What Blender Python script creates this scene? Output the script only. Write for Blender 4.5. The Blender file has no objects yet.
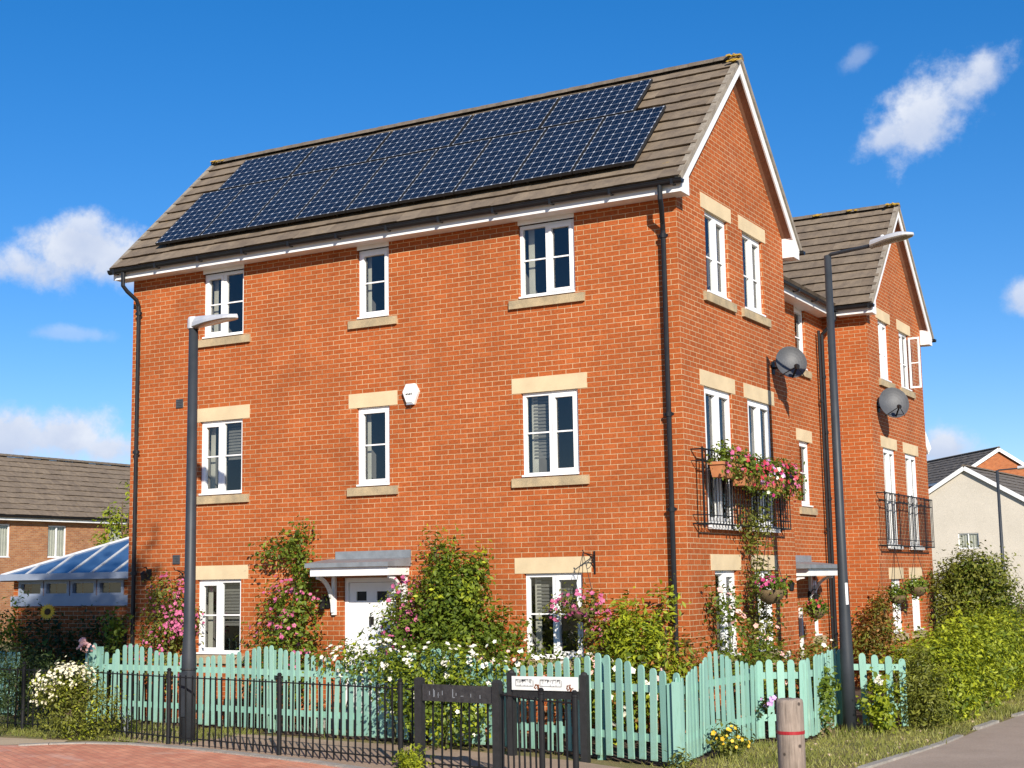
import bpy, bmesh, math, random
import numpy as np
from mathutils import Vector, Matrix

random.seed(7)
RNG = np.random.default_rng(11)
scene = bpy.context.scene
COL = scene.collection

# ------------------------------------------------------------------ camera
CAM = Vector((7.42832, -17.99603, 2.14403))
yaw, pitch, roll = math.radians(29.31634), math.radians(7.82918), math.radians(-0.96353)
fwd = Vector((-math.sin(yaw) * math.cos(pitch), math.cos(yaw) * math.cos(pitch), math.sin(pitch)))
rgt = Vector((math.cos(yaw), math.sin(yaw), 0))
upv = rgt.cross(fwd)
c_, s_ = math.cos(roll), math.sin(roll)
R_ = c_ * rgt + s_ * upv
U_ = -s_ * rgt + c_ * upv
cam_data = bpy.data.cameras.new("camera")
cam_data.sensor_width = 36.0
cam_data.lens = 1421.67 / 1024 * 36
cam_data.clip_start = 0.1
cam_data.clip_end = 6000
cam = bpy.data.objects.new("camera", cam_data)
COL.objects.link(cam)
cam.matrix_world = Matrix(((R_.x, U_.x, -fwd.x, CAM.x), (R_.y, U_.y, -fwd.y, CAM.y), (R_.z, U_.z, -fwd.z, CAM.z), (0, 0, 0, 1)))
scene.camera = cam

# ------------------------------------------------------------------ sun, sky, exposure
SUN_DIR = Vector((-0.90, 1.0, -0.66)).normalized()       # the way the light travels
sd = bpy.data.lights.new("sun", 'SUN')
sd.energy = 5.0
sd.angle = math.radians(0.53)
sd.color = (1.0, 0.92, 0.80)
sun = bpy.data.objects.new("sun", sd)
COL.objects.link(sun)
sun.rotation_euler = SUN_DIR.to_track_quat('-Z', 'Y').to_euler()
sun.location = (10, -20, 20)
SUN_EL = math.asin(-SUN_DIR.z)
SUN_ROT = math.atan2(-SUN_DIR.x, -SUN_DIR.y)
scene.view_settings.view_transform = 'Standard'
scene.view_settings.look = 'None'
scene.view_settings.gamma = 1
scene.view_settings.exposure = 0.55

world = bpy.data.worlds.new("World")
scene.world = world
world.use_nodes = True


class NT:
    """small helper round a node tree"""
    def __init__(s, tree):
        s.t = tree; s.n = tree.nodes; s.l = tree.links
    def new(s, typ, **kw):
        n = s.n.new(typ)
        for k, v in kw.items():
            setattr(n, k, v)
        return n
    def put(s, sock, v):
        if v is None:
            return
        if isinstance(v, bpy.types.NodeSocket):
            s.l.new(v, sock)
        else:
            sock.default_value = v
    def math(s, op, a, b=None, c=None, clamp=False):
        n = s.new('ShaderNodeMath', operation=op, use_clamp=clamp)
        for i, v in enumerate((a, b, c)):
            s.put(n.inputs[i], v)
        return n.outputs[0]
    def mix(s, fac, a, b, mode='MIX'):
        n = s.new('ShaderNodeMix', data_type='RGBA', blend_type=mode)
        s.put(n.inputs[0], fac); s.put(n.inputs[6], a); s.put(n.inputs[7], b)
        return n.outputs[2]
    def noise(s, vec, scale, detail=4, rough=.55, out=0, distort=0):
        n = s.new('ShaderNodeTexNoise')
        s.put(n.inputs['Vector'], vec)
        n.inputs['Scale'].default_value = scale; n.inputs['Detail'].default_value = detail
        n.inputs['Roughness'].default_value = rough; n.inputs['Distortion'].default_value = distort
        return n.outputs[out]
    def ramp(s, fac, stops):
        n = s.new('ShaderNodeValToRGB')
        e = n.color_ramp.elements
        while len(e) > 1:
            e.remove(e[-1])
        e[0].position = stops[0][0]; e[0].color = tuple(stops[0][1]) + (1,)
        for p, c in stops[1:]:
            x = e.new(p); x.color = tuple(c) + (1,)
        s.put(n.inputs[0], fac)
        return n.outputs[0]
    def maprange(s, v, a, b, c=0., d=1., smooth=False):
        n = s.new('ShaderNodeMapRange')
        if smooth:
            n.interpolation_type = 'SMOOTHSTEP'
        for i, x in enumerate((v, a, b, c, d)):
            s.put(n.inputs[i], x)
        return n.outputs[0]


def build_world():
    t = NT(world.node_tree)
    t.n.clear()
    out = t.new('ShaderNodeOutputWorld')
    bg = t.new('ShaderNodeBackground')
    sky = t.new('ShaderNodeTexSky', sky_type='NISHITA')
    sky.sun_disc = False
    sky.sun_elevation = SUN_EL
    sky.sun_rotation = SUN_ROT
    sky.air_density = 1.0
    sky.dust_density = 0.1
    sky.altitude = 1500
    sky.ozone_density = 2.2
    hs = t.new('ShaderNodeHueSaturation')
    hs.inputs['Saturation'].default_value = 1.55
    hs.inputs['Value'].default_value = 1.0
    gm = t.new('ShaderNodeGamma'); gm.inputs['Gamma'].default_value = .82
    t.l.new(sky.outputs[0], gm.inputs['Color'])
    t.l.new(gm.outputs[0], hs.inputs['Color'])
    tc = t.new('ShaderNodeTexCoord')
    d = tc.outputs['Generated']
    sep = t.new('ShaderNodeSeparateXYZ')
    t.l.new(d, sep.inputs[0])
    az = t.math('MULTIPLY', t.math('ARCTAN2', t.math('MULTIPLY', sep.outputs[0], -1.), sep.outputs[1]), 57.2958)
    el = t.math('MULTIPLY', t.math('ARCSINE', sep.outputs[2]), 57.2958)
    # a ragged noise warps the cloud outlines
    n1 = t.noise(d, 22, 6, .62)
    n2 = t.noise(d, 60, 6, .65)
    wob = t.math('ADD', t.math('MULTIPLY', t.math('SUBTRACT', n1, .5), 2.6), t.math('MULTIPLY', t.math('SUBTRACT', n2, .5), 1.3))
    # azimuth, elevation, half width, half height, tilt (deg), density
    clouds = [
        (12.2, 17.6, 3.2, 1.75, -36, 1.0), (10.7, 18.5, 2.1, 1.1, -32, .92), (13.7, 16.9, 2.2, .85, -20, .85),
        (14.9, 19.9, .95, .55, -30, .32),
        (46.4, 12.9, 3.6, 1.5, -8, 1.0), (44.6, 12.6, 3.6, 1.35, 0, 1.0), (48.6, 12.1, 3.4, 1.2, 0, .92), (46.2, 13.7, 1.4, 1.0, 0, .9),
        (46.8, 9.7, 2.0, .4, 0, .34),
        (47.0, 5.7, 3.0, 1.4, 0, 1.08), (49.3, 5.9, 3.0, 1.45, 0, 1.08), (45.4, 5.3, 1.8, 1.0, 0, 1.0),
        (9.0, 10.4, 1.3, .95, 0, .85), (12.4, 4.8, 1.7, 1.1, 0, 1.0),
    ]
    tot = None
    for a0, e0, rw, rh, tilt, dens in clouds:
        if dens <= 0:
            continue
        ca, sa = math.cos(math.radians(tilt)), math.sin(math.radians(tilt))
        da = t.math('SUBTRACT', az, a0)
        de = t.math('SUBTRACT', el, e0)
        p = t.math('ADD', t.math('MULTIPLY', da, ca / rw), t.math('MULTIPLY', de, sa / rw))
        q = t.math('SUBTRACT', t.math('MULTIPLY', de, ca / rh), t.math('MULTIPLY', da, sa / rh))
        r = t.math('SQRT', t.math('ADD', t.math('MULTIPLY', p, p), t.math('MULTIPLY', q, q)))
        v = t.math('SUBTRACT', 1.0, t.math('ADD', r, t.math('MULTIPLY', wob, -.62)))
        m = t.math('MULTIPLY', t.maprange(v, .0, .78, 0., 1., True), dens)
        shade = t.math('MULTIPLY', q, m) if tot is None else t.math('ADD', t.math('MULTIPLY', shade, t.math('SUBTRACT', 1., m)), t.math('MULTIPLY', q, m))
        tot = m if tot is None else t.math('MAXIMUM', tot, m)
    tot = t.math('MINIMUM', tot, .97)
    n3 = t.noise(d, 30, 5, .6)
    ccol = t.ramp(t.math('ADD', t.math('ADD', t.math('MULTIPLY', n3, .7), .18), t.math('MULTIPLY', shade, .32)),
                  [(.2, (3.4, 4.1, 5.6)), (.5, (4.5, 5.0, 6.1)), (.85, (5.9, 6.2, 6.8))])
    skyc = t.mix(1.0, hs.outputs[0], (1.08, 1.10, 1.31, 1), 'MULTIPLY')
    col = t.mix(tot, skyc, ccol)
    t.l.new(col, bg.inputs['Color'])
    bg.inputs['Strength'].default_value = 0.1
    t.l.new(bg.outputs[0], out.inputs[0])


build_world()

# ------------------------------------------------------------------ materials
MATS = {}


def new_mat(name):
    m = bpy.data.materials.new(name)
    m.use_nodes = True
    t = NT(m.node_tree)
    t.n.clear()
    out = t.new('ShaderNodeOutputMaterial')
    bs = t.new('ShaderNodeBsdfPrincipled')
    t.l.new(bs.outputs[0], out.inputs[0])
    MATS[name] = m
    return m, t, bs, out


def add_bump(t, bs, h, strength=.3, dist=.01):
    b = t.new('ShaderNodeBump')
    b.inputs['Strength'].default_value = strength
    b.inputs['Distance'].default_value = dist
    t.put(b.inputs['Height'], h)
    t.l.new(b.outputs[0], bs.inputs['Normal'])


def plain(name, c1, c2=None, rough=.6, scale=6, bump=0, metal=0, spec=.5, fine=None):
    """two-tone noise over an object's own colour"""
    m, t, bs, out = new_mat(name)
    tc = t.new('ShaderNodeTexCoord').outputs['Object']
    c2 = c2 or tuple(x * .82 for x in c1)
    n = t.noise(tc, scale, 6, .6)
    col = t.ramp(n, [(.35, c2), (.65, c1)])
    if fine:
        n2 = t.noise(tc, fine, 3, .6)
        col = t.mix(1.0, col, t.ramp(n2, [(.3, (.78, .78, .78)), (.7, (1.15, 1.15, 1.15))]), 'MULTIPLY')
    t.l.new(col, bs.inputs['Base Color'])
    bs.inputs['Roughness'].default_value = rough
    bs.inputs['Metallic'].default_value = metal
    bs.inputs['Specular IOR Level'].default_value = spec
    if bump:
        add_bump(t, bs, t.noise(tc, fine or scale * 5, 4, .6), bump, .01)
    return m


def brick_mat(name, a, b, mortar, msize=.011, dark=.8):
    m, t, bs, out = new_mat(name)
    uv = t.new('ShaderNodeUVMap').outputs[0]
    tc = t.new('ShaderNodeTexCoord').outputs['Object']
    wv = t.new('ShaderNodeVectorMath', operation='ADD')
    nz = t.noise(uv, 9, 2, .5, out=1)
    sc = t.new('ShaderNodeVectorMath', operation='MULTIPLY_ADD')
    t.l.new(nz, sc.inputs[0]); sc.inputs[1].default_value = (.004, .004, 0); t.l.new(uv, sc.inputs[2])
    br = t.new('ShaderNodeTexBrick')
    t.l.new(sc.outputs[0], br.inputs['Vector'])
    br.inputs['Color1'].default_value = (0, 0, 0, 1)
    br.inputs['Color2'].default_value = (1, 1, 1, 1)
    br.inputs['Mortar'].default_value = (.5, .5, .5, 1)
    br.inputs['Scale'].default_value = 1
    br.inputs['Mortar Size'].default_value = msize / 2
    br.inputs['Mortar Smooth'].default_value = .25
    br.inputs['Brick Width'].default_value = .2228
    br.inputs['Row Height'].default_value = 2.6 / 35
    br.inputs['Bias'].default_value = -.05
    mid = tuple((x + y) / 2 for x, y in zip(a, b))
    bc = t.ramp(br.outputs['Color'], [(0, tuple(x * .95 for x in b)), (.35, b), (.65, mid), (1, a)])
    bc = t.mix(t.maprange(t.noise(uv, 26, 4, .7), .42, .78), bc, t.mix(1.0, bc, (.62, .56, .52, 1), 'MULTIPLY'))
    mo = t.mix(t.maprange(t.noise(uv, 2.2, 4, .6), .35, .65), mortar + (1,), tuple(x * .68 for x in mortar) + (1,))
    col = t.mix(br.outputs['Fac'], bc, mo)
    mp = t.new('ShaderNodeMapping'); t.l.new(uv, mp.inputs[0]); mp.inputs['Scale'].default_value = (3.2, .28, 1)
    col = t.mix(t.maprange(t.noise(mp.outputs[0], 1.0, 5, .65), .52, .80, 0, .30), col, t.mix(1., col, (.66, .62, .60, 1), 'MULTIPLY'))
    col = t.mix(t.math('MULTIPLY', t.maprange(t.noise(uv, .55, 4, .6, distort=.6), .62, .78, 0, .13), t.maprange(t.noise(uv, 14, 3, .6), .35, .65)), col, (.62, .47, .36, 1))
    big = t.ramp(t.noise(tc, .8, 5, .6), [(.3, (dark,) * 3), (.7, (1.08, 1.06, 1.04))])
    col = t.mix(1.0, col, big, 'MULTIPLY')
    t.l.new(col, bs.inputs['Base Color'])
    bs.inputs['Roughness'].default_value = .85
    bs.inputs['Specular IOR Level'].default_value = .25
    h = t.math('ADD', t.math('MULTIPLY', t.math('SUBTRACT', 1., br.outputs['Fac']), 1.), t.math('MULTIPLY', t.noise(uv, 90, 3, .6), .35))
    add_bump(t, bs, h, .8, .012)
    return m


brick_mat('brick', (.455, .119, .030), (.395, .096, .022), (.67, .47, .27), msize=.0105)
brick_mat('brick_buff', (.46, .23, .105), (.36, .155, .07), (.45, .36, .26), dark=.85)
brick_mat('brick_orange', (.50, .17, .06), (.42, .13, .045), (.42, .28, .18))
plain('stone', (.63, .50, .31), (.53, .42, .26), .88, 2.2, .12)
plain('stone_sill', (.47, .36, .21), (.30, .24, .15), .9, 5, .25, fine=60)
plain('upvc', (.82, .82, .81), (.76, .76, .75), .35, 3)
plain('trim_white', (.80, .80, .79), (.70, .70, .69), .45, 2.5)
plain('render_cream', (.56, .51, .43), (.51, .465, .39), .95, .6, .1, fine=30)
plain('black_plastic', (.014, .015, .017), (.010, .010, .012), .4, 5, spec=.3)
plain('black_iron', (.013, .013, .014), (.008, .008, .009), .55, 12, .1, spec=.25)
plain('black_timber', (.016, .016, .017), (.009, .009, .009), .75, 14, .3, fine=70)
plain('board_faded', (.042, .041, .040), (.018, .018, .019), .7, 18, .3, fine=80)
plain('lead', (.22, .24, .26), (.16, .175, .19), .5, 5, .1)
plain('post_grey', (.034, .039, .047), (.025, .030, .036), .5, 4, .05, spec=.35)
plain('lamp_silver', (.52, .53, .55), (.44, .45, .47), .4, 4)
plain('lamp_lens', (.30, .27, .22), (.22, .19, .15), .25, 6)
plain('dish_grey', (.068, .073, .082), (.052, .056, .063), .55, 7, fine=60)
plain('terracotta', (.48, .20, .08), (.40, .15, .06), .8, 8, .1)
plain('coir', (.16, .11, .05), (.09, .06, .03), .95, 25, .6, fine=80)
plain('curtain_cloth', (.40, .385, .32), (.34, .325, .27), .9, 4)
plain('blind_cloth', (.13, .125, .11), (.105, .10, .088), .9, 3)
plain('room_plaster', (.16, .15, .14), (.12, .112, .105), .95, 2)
plain('solar_frame', (.50, .51, .53), (.44, .45, .47), .35, 6, metal=.6)
plain('cable_black', (.015, .015, .016), None, .6, 6)
plain('sign_white', (.80, .80, .77), (.70, .70, .66), .4, 9)
plain('sign_ink', (.03, .03, .03), None, .5, 6)
plain('rust', (.22, .07, .02), (.12, .035, .012), .9, 20)
plain('sticker', (.72, .73, .74), (.60, .60, .60), .5, 9)
plain('tape_red', (.36, .018, .025), (.28, .014, .018), .35, 9)
plain('brass_dark', (.06, .055, .05), None, .35, 9, metal=.7)
plain('lichen', (.45, .28, .03), (.30, .18, .03), .95, 20, .4, fine=90)
plain('bark', (.13, .085, .05), (.07, .048, .03), .95, 18, .5, fine=60)
plain('stem_green', (.09, .10, .03), (.05, .05, .02), .8, 18)
plain('soil', (.10, .065, .04), (.06, .04, .026), .95, 3, .6, fine=30)
plain('soffit_brown', (.27, .15, .095), (.21, .115, .07), .7, 5)  # even brown tone for the undersides of the gable overhangs
plain('steel_blue', (.27, .31, .39), (.23, .27, .35), .45, 3)
plain('ridge_tile', (.17, .135, .10), (.11, .088, .066), .9, 7, .3, fine=50)
plain('petal_pink', (.48, .11, .22), (.34, .055, .14), .6, 9)
plain('petal_magenta', (.40, .025, .14), (.30, .018, .10), .6, 9)
plain('petal_red', (.44, .03, .045), (.33, .02, .03), .6, 9)
plain('verge_mortar', (.30, .26, .205), (.20, .17, .135), .95, 6, .3, fine=40)
plain('petal_cream', (.66, .62, .45), (.55, .51, .34), .6, 9)
plain('petal_white', (.74, .72, .62), (.64, .61, .50), .6, 9)
plain('petal_blush', (.75, .45, .40), (.65, .33, .28), .6, 9)
plain('petal_yellow', (.75, .48, .03), (.62, .36, .02), .6, 9)
plain('petal_lilac', (.55, .35, .62), (.45, .25, .5), .6, 9)
plain('sunflower_disc', (.06, .03, .01), None, .9, 30)


def painted_timber():
    m, t, bs, out = new_mat('teal_paint')
    tc = t.new('ShaderNodeTexCoord').outputs['Object']
    oi = t.new('ShaderNodeObjectInfo').outputs['Random']
    mp = t.new('ShaderNodeMapping')
    t.l.new(tc, mp.inputs[0]); mp.inputs['Scale'].default_value = (1, 1, .12)
    off = t.new('ShaderNodeCombineXYZ')
    t.l.new(t.math('MULTIPLY', oi, 37.), off.inputs[0]); t.l.new(t.math('MULTIPLY', oi, 11.), off.inputs[2])
    t.l.new(off.outputs[0], mp.inputs['Location'])
    grain = t.noise(mp.outputs[0], 38, 5, .65)
    base = t.ramp(oi, [(0, (.19, .365, .30)), (.5, (.23, .42, .345)), (1, (.275, .465, .38))])
    base = t.mix(t.maprange(grain, .55, .8), base, t.mix(1., base, (.66, .74, .70, 1), 'MULTIPLY'))
    wear = t.noise(mp.outputs[0], 9, 6, .7)
    base = t.mix(t.maprange(wear, .62, .8, 0, .7), base, (.42, .52, .44, 1))
    sep = t.new('ShaderNodeSeparateXYZ'); t.l.new(tc, sep.inputs[0])
    alg = t.math('MULTIPLY', t.maprange(sep.outputs[2], .45, .0), t.maprange(t.noise(tc, 6, 5, .7), .45, .7))
    base = t.mix(t.math('MULTIPLY', alg, .7), base, (.16, .20, .06, 1))
    t.l.new(base, bs.inputs['Base Color'])
    bs.inputs['Roughness'].default_value = .7
    bs.inputs['Specular IOR Level'].default_value = .3
    add_bump(t, bs, grain, .25, .004)


painted_timber()


def tile_mat(name, c1, c2, lich=.0):
    m, t, bs, out = new_mat(name)
    tc = t.new('ShaderNodeTexCoord').outputs['Object']
    at = t.new('ShaderNodeAttribute', attribute_name='tint').outputs['Fac']
    base = t.ramp(at, [(0, c2), (1, c1)])
    n = t.noise(tc, 5, 6, .65)
    base = t.mix(1., base, t.ramp(n, [(.3, (.70, .70, .72)), (.7, (1.2, 1.18, 1.12))]), 'MULTIPLY')
    n2 = t.noise(tc, 45, 4, .7)
    base = t.mix(1., base, t.ramp(n2, [(.3, (.82, .82, .82)), (.7, (1.14, 1.14, 1.14))]), 'MULTIPLY')
    if lich:
        l = t.math('MULTIPLY', t.maprange(t.noise(tc, 2.3, 5, .7), .66, .74), t.maprange(t.noise(tc, 30, 3, .6), .42, .6))
        base = t.mix(t.math('MULTIPLY', l, lich), base, (.38, .24, .05, 1))
    t.l.new(base, bs.inputs['Base Color'])
    bs.inputs['Roughness'].default_value = .88
    bs.inputs['Specular IOR Level'].default_value = .25
    add_bump(t, bs, n2, .35, .006)


tile_mat('roof_tile', (.215, .170, .125), (.150, .116, .086), .8)
tile_mat('roof_tile_far', (.23, .18, .13), (.17, .132, .098), 1.)
tile_mat('roof_tile_dark', (.17, .15, .13), (.12, .105, .09), .3)


def glass_mat(name, tint=(.9, .93, .93), refl=1.0):
    m, t, bs, out = new_mat(name)
    t.n.remove(bs)
    tr = t.new('ShaderNodeBsdfTransparent'); tr.inputs[0].default_value = tint + (1,)
    gl = t.new('ShaderNodeBsdfGlossy'); gl.inputs['Roughness'].default_value = .015
    geo = t.new('ShaderNodeTexCoord').outputs['Object']
    b = t.new('ShaderNodeBump'); b.inputs['Strength'].default_value = .03; b.inputs['Distance'].default_value = .02
    t.l.new(t.noise(geo, 2.2, 2, .5), b.inputs['Height'])
    t.l.new(b.outputs[0], gl.inputs['Normal'])
    gn = t.new('ShaderNodeNewGeometry')
    dt = t.new('ShaderNodeVectorMath', operation='DOT_PRODUCT')
    t.l.new(gn.outputs['Normal'], dt.inputs[0]); t.l.new(gn.outputs['Incoming'], dt.inputs[1])
    cs = t.math('SUBTRACT', 1., t.math('ABSOLUTE', dt.outputs['Value']), clamp=True)
    f = t.math('MINIMUM', t.math('ADD', .10 * refl, t.math('MULTIPLY', t.math('POWER', cs, 5.), .9)), 1.)
    mx = t.new('ShaderNodeMixShader')
    t.l.new(f, mx.inputs[0]); t.l.new(tr.outputs[0], mx.inputs[1]); t.l.new(gl.outputs[0], mx.inputs[2])
    t.l.new(mx.outputs[0], out.inputs[0])


glass_mat('window_glass')


def conservatory_glass():
    m, t, bs, out = new_mat('roof_glass')
    tc = t.new('ShaderNodeTexCoord').outputs['Object']
    t.l.new(t.ramp(t.noise(tc, .9, 4, .6), [(.35, (.03, .075, .165)), (.65, (.055, .115, .23))]), bs.inputs['Base Color'])
    bs.inputs['Roughness'].default_value = .12
    bs.inputs['Specular IOR Level'].default_value = .9


conservatory_glass()


def solar_mat():
    m, t, bs, out = new_mat('solar_cells')
    uv = t.new('ShaderNodeUVMap').outputs[0]
    sep = t.new('ShaderNodeSeparateXYZ'); t.l.new(uv, sep.inputs[0])
    fu = t.math('ABSOLUTE', t.math('SUBTRACT', t.math('FRACT', sep.outputs[0]), .5))
    fv = t.math('ABSOLUTE', t.math('SUBTRACT', t.math('FRACT', sep.outputs[1]), .5))
    line = t.math('MAXIMUM', t.maprange(fu, .484, .495), t.maprange(fv, .484, .495))
    dia = t.maprange(t.math('ADD', fu, fv), .845, .865)
    grid = t.math('MAXIMUM', line, dia)
    bus = t.math('MULTIPLY', t.maprange(t.math('ABSOLUTE', t.math('SUBTRACT', fu, .2)), .02, .008), .22)
    fl = t.new('ShaderNodeVectorMath', operation='FLOOR'); t.l.new(uv, fl.inputs[0])
    wn = t.new('ShaderNodeTexWhiteNoise', noise_dimensions='3D'); t.l.new(fl.outputs[0], wn.inputs[0])
    cell = t.ramp(wn.outputs[0], [(0, (.003, .007, .018)), (1, (.005, .012, .030))])
    cell = t.mix(bus, cell, (.20, .24, .32, 1))
    col = t.mix(grid, cell, (.40, .43, .48, 1))
    t.l.new(col, bs.inputs['Base Color'])
    bs.inputs['Roughness'].default_value = .32
    bs.inputs['Specular IOR Level'].default_value = .14
    bs.inputs['Coat Weight'].default_value = .10
    bs.inputs['Coat Roughness'].default_value = .05


solar_mat()


def leaf_mat(name, dark, light, trans=.35):
    m, t, bs, out = new_mat(name)
    at = t.new('ShaderNodeAttribute', attribute_name='tint').outputs['Fac']
    mid = tuple((x + y) / 2 for x, y in zip(dark, light))
    col = t.ramp(at, [(0, dark), (.55, mid), (1, light)])
    t.l.new(col, bs.inputs['Base Color'])
    bs.inputs['Roughness'].default_value = .48
    bs.inputs['Specular IOR Level'].default_value = .3
    tl = t.new('ShaderNodeBsdfTranslucent')
    t.l.new(t.mix(1., col, (1.15, 1.1, .55, 1), 'MULTIPLY'), tl.inputs[0])
    mx = t.new('ShaderNodeMixShader'); mx.inputs[0].default_value = trans
    t.l.new(bs.outputs[0], mx.inputs[1]); t.l.new(tl.outputs[0], mx.inputs[2])
    t.l.new(mx.outputs[0], out.inputs[0])


leaf_mat('leaf_mid', (.045, .082, .011), (.23, .30, .030))
leaf_mat('leaf_yellow', (.085, .135, .012), (.48, .52, .030))
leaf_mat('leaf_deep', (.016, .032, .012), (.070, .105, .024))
leaf_mat('leaf_russet', (.09, .075, .016), (.42, .19, .05))
leaf_mat('leaf_olive', (.060, .078, .014), (.27, .28, .042))
leaf_mat('leaf_grass', (.07, .11, .016), (.30, .29, .075), .25)
leaf_mat('leaf_dry', (.16, .12, .06), (.34, .26, .14), .2)


def ground_mats():
    # brown asphalt footpath
    m, t, bs, out = new_mat('path_tarmac')
    tc = t.new('ShaderNodeTexCoord').outputs['Object']
    c = t.ramp(t.noise(tc, 1.3, 6, .6), [(.3, (.27, .19, .13)), (.7, (.37, .265, .185))])
    n2 = t.noise(tc, 70, 3, .7)
    c = t.mix(1., c, t.ramp(n2, [(.3, (.75, .75, .75)), (.7, (1.2, 1.2, 1.2))]), 'MULTIPLY')
    c = t.mix(t.maprange(t.noise(tc, 4, 5, .7), .62, .72, 0, .5), c, (.10, .10, .045, 1))
    t.l.new(c, bs.inputs['Base Color']); bs.inputs['Roughness'].default_value = .9
    add_bump(t, bs, n2, .4, .008)
    # right-hand road
    m, t, bs, out = new_mat('road_tarmac')
    tc = t.new('ShaderNodeTexCoord').outputs['Object']
    c = t.ramp(t.noise(tc, .9, 6, .65), [(.3, (.27, .205, .155)), (.7, (.36, .28, .215))])
    n2 = t.noise(tc, 60, 3, .7)
    c = t.mix(1., c, t.ramp(n2, [(.3, (.78, .78, .78)), (.7, (1.2, 1.2, 1.2))]), 'MULTIPLY')
    c = t.mix(t.maprange(t.noise(tc, 9, 5, .7), .60, .72, 0, .55), c, (.30, .27, .24, 1))
    t.l.new(c, bs.inputs['Base Color']); bs.inputs['Roughness'].default_value = .9
    add_bump(t, bs, n2, .4, .008)
    # red block paving
    m, t, bs, out = new_mat('red_blocks')
    tc = t.new('ShaderNodeTexCoord').outputs['Object']
    br = t.new('ShaderNodeTexBrick')
    rot = t.new('ShaderNodeMapping'); rot.inputs['Rotation'].default_value = (0, 0, .5)
    t.l.new(tc, rot.inputs[0]); t.l.new(rot.outputs[0], br.inputs['Vector'])
    br.inputs['Scale'].default_value = 1; br.inputs['Brick Width'].default_value = .2; br.inputs['Row Height'].default_value = .1
    br.inputs['Mortar Size'].default_value = .004
    br.inputs['Color1'].default_value = (.60, .26, .15, 1); br.inputs['Color2'].default_value = (.50, .185, .105, 1)
    br.inputs['Mortar'].default_value = (.24, .15, .10, 1)
    c = t.mix(1., br.outputs['Color'], t.ramp(t.noise(tc, 1.6, 6, .65), [(.3, (.78, .76, .76)), (.7, (1.22, 1.22, 1.24))]), 'MULTIPLY')
    c = t.mix(t.maprange(t.noise(tc, .9, 4, .6, distort=1.), .56, .68, 0, .45), c, (.56, .40, .33, 1))
    t.l.new(c, bs.inputs['Base Color']); bs.inputs['Roughness'].default_value = .85
    add_bump(t, bs, br.outputs['Fac'], -.3, .006)
    # verge: worn grass over earth
    m, t, bs, out = new_mat('verge_turf')
    tc = t.new('ShaderNodeTexCoord').outputs['Object']
    c = t.ramp(t.noise(tc, 1.6, 6, .7), [(.28, (.26, .18, .095)), (.48, (.20, .165, .06)), (.72, (.13, .14, .035))])
    n2 = t.noise(tc, 42, 4, .75)
    c = t.mix(1., c, t.ramp(n2, [(.3, (.6, .6, .6)), (.7, (1.35, 1.3, 1.2))]), 'MULTIPLY')
    t.l.new(c, bs.inputs['Base Color']); bs.inputs['Roughness'].default_value = .95
    add_bump(t, bs, n2, .8, .03)
    # weathered bollard timber
    m, t, bs, out = new_mat('grey_timber')
    tc = t.new('ShaderNodeTexCoord').outputs['Object']
    mp = t.new('ShaderNodeMapping'); t.l.new(tc, mp.inputs[0]); mp.inputs['Scale'].default_value = (1, 1, .06)
    g = t.noise(mp.outputs[0], 55, 6, .7)
    c = t.ramp(g, [(.25, (.10, .08, .065)), (.5, (.27, .215, .175)), (.75, (.37, .31, .26))])
    c = t.mix(1., c, t.ramp(t.noise(tc, 4, 5, .6), [(.3, (.7, .7, .68)), (.7, (1.15, 1.12, 1.1))]), 'MULTIPLY')
    vo = t.new('ShaderNodeTexVoronoi'); vo.inputs['Scale'].default_value = 5.5; t.l.new(tc, vo.inputs['Vector'])
    c = t.mix(t.maprange(vo.outputs['Distance'], .11, .06), c, (.06, .045, .035, 1))
    t.l.new(c, bs.inputs['Base Color']); bs.inputs['Roughness'].default_value = .9
    add_bump(t, bs, g, .6, .01)


ground_mats()
plain('kerb_concrete', (.34, .31, .27), (.24, .22, .19), .9, 4, .3, fine=50)
plain('path_beige', (.48, .37, .24), (.40, .30, .19), .9, 2, .2, fine=50)


# ------------------------------------------------------------------ mesh builder
def tag(o, label=None, cat=None, group=None, kind=None):
    if label: o['label'] = label
    if cat: o['category'] = cat
    if group: o['group'] = group
    if kind: o['kind'] = kind
    return o


def empty(name, loc, rz=0):
    o = bpy.data.objects.new(name, None)
    o.empty_display_size = .3
    o.location = loc
    o.rotation_euler = (0, 0, rz)
    COL.objects.link(o)
    return o


def root_of(o):
    while o.parent:
        o = o.parent
    return o


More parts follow.
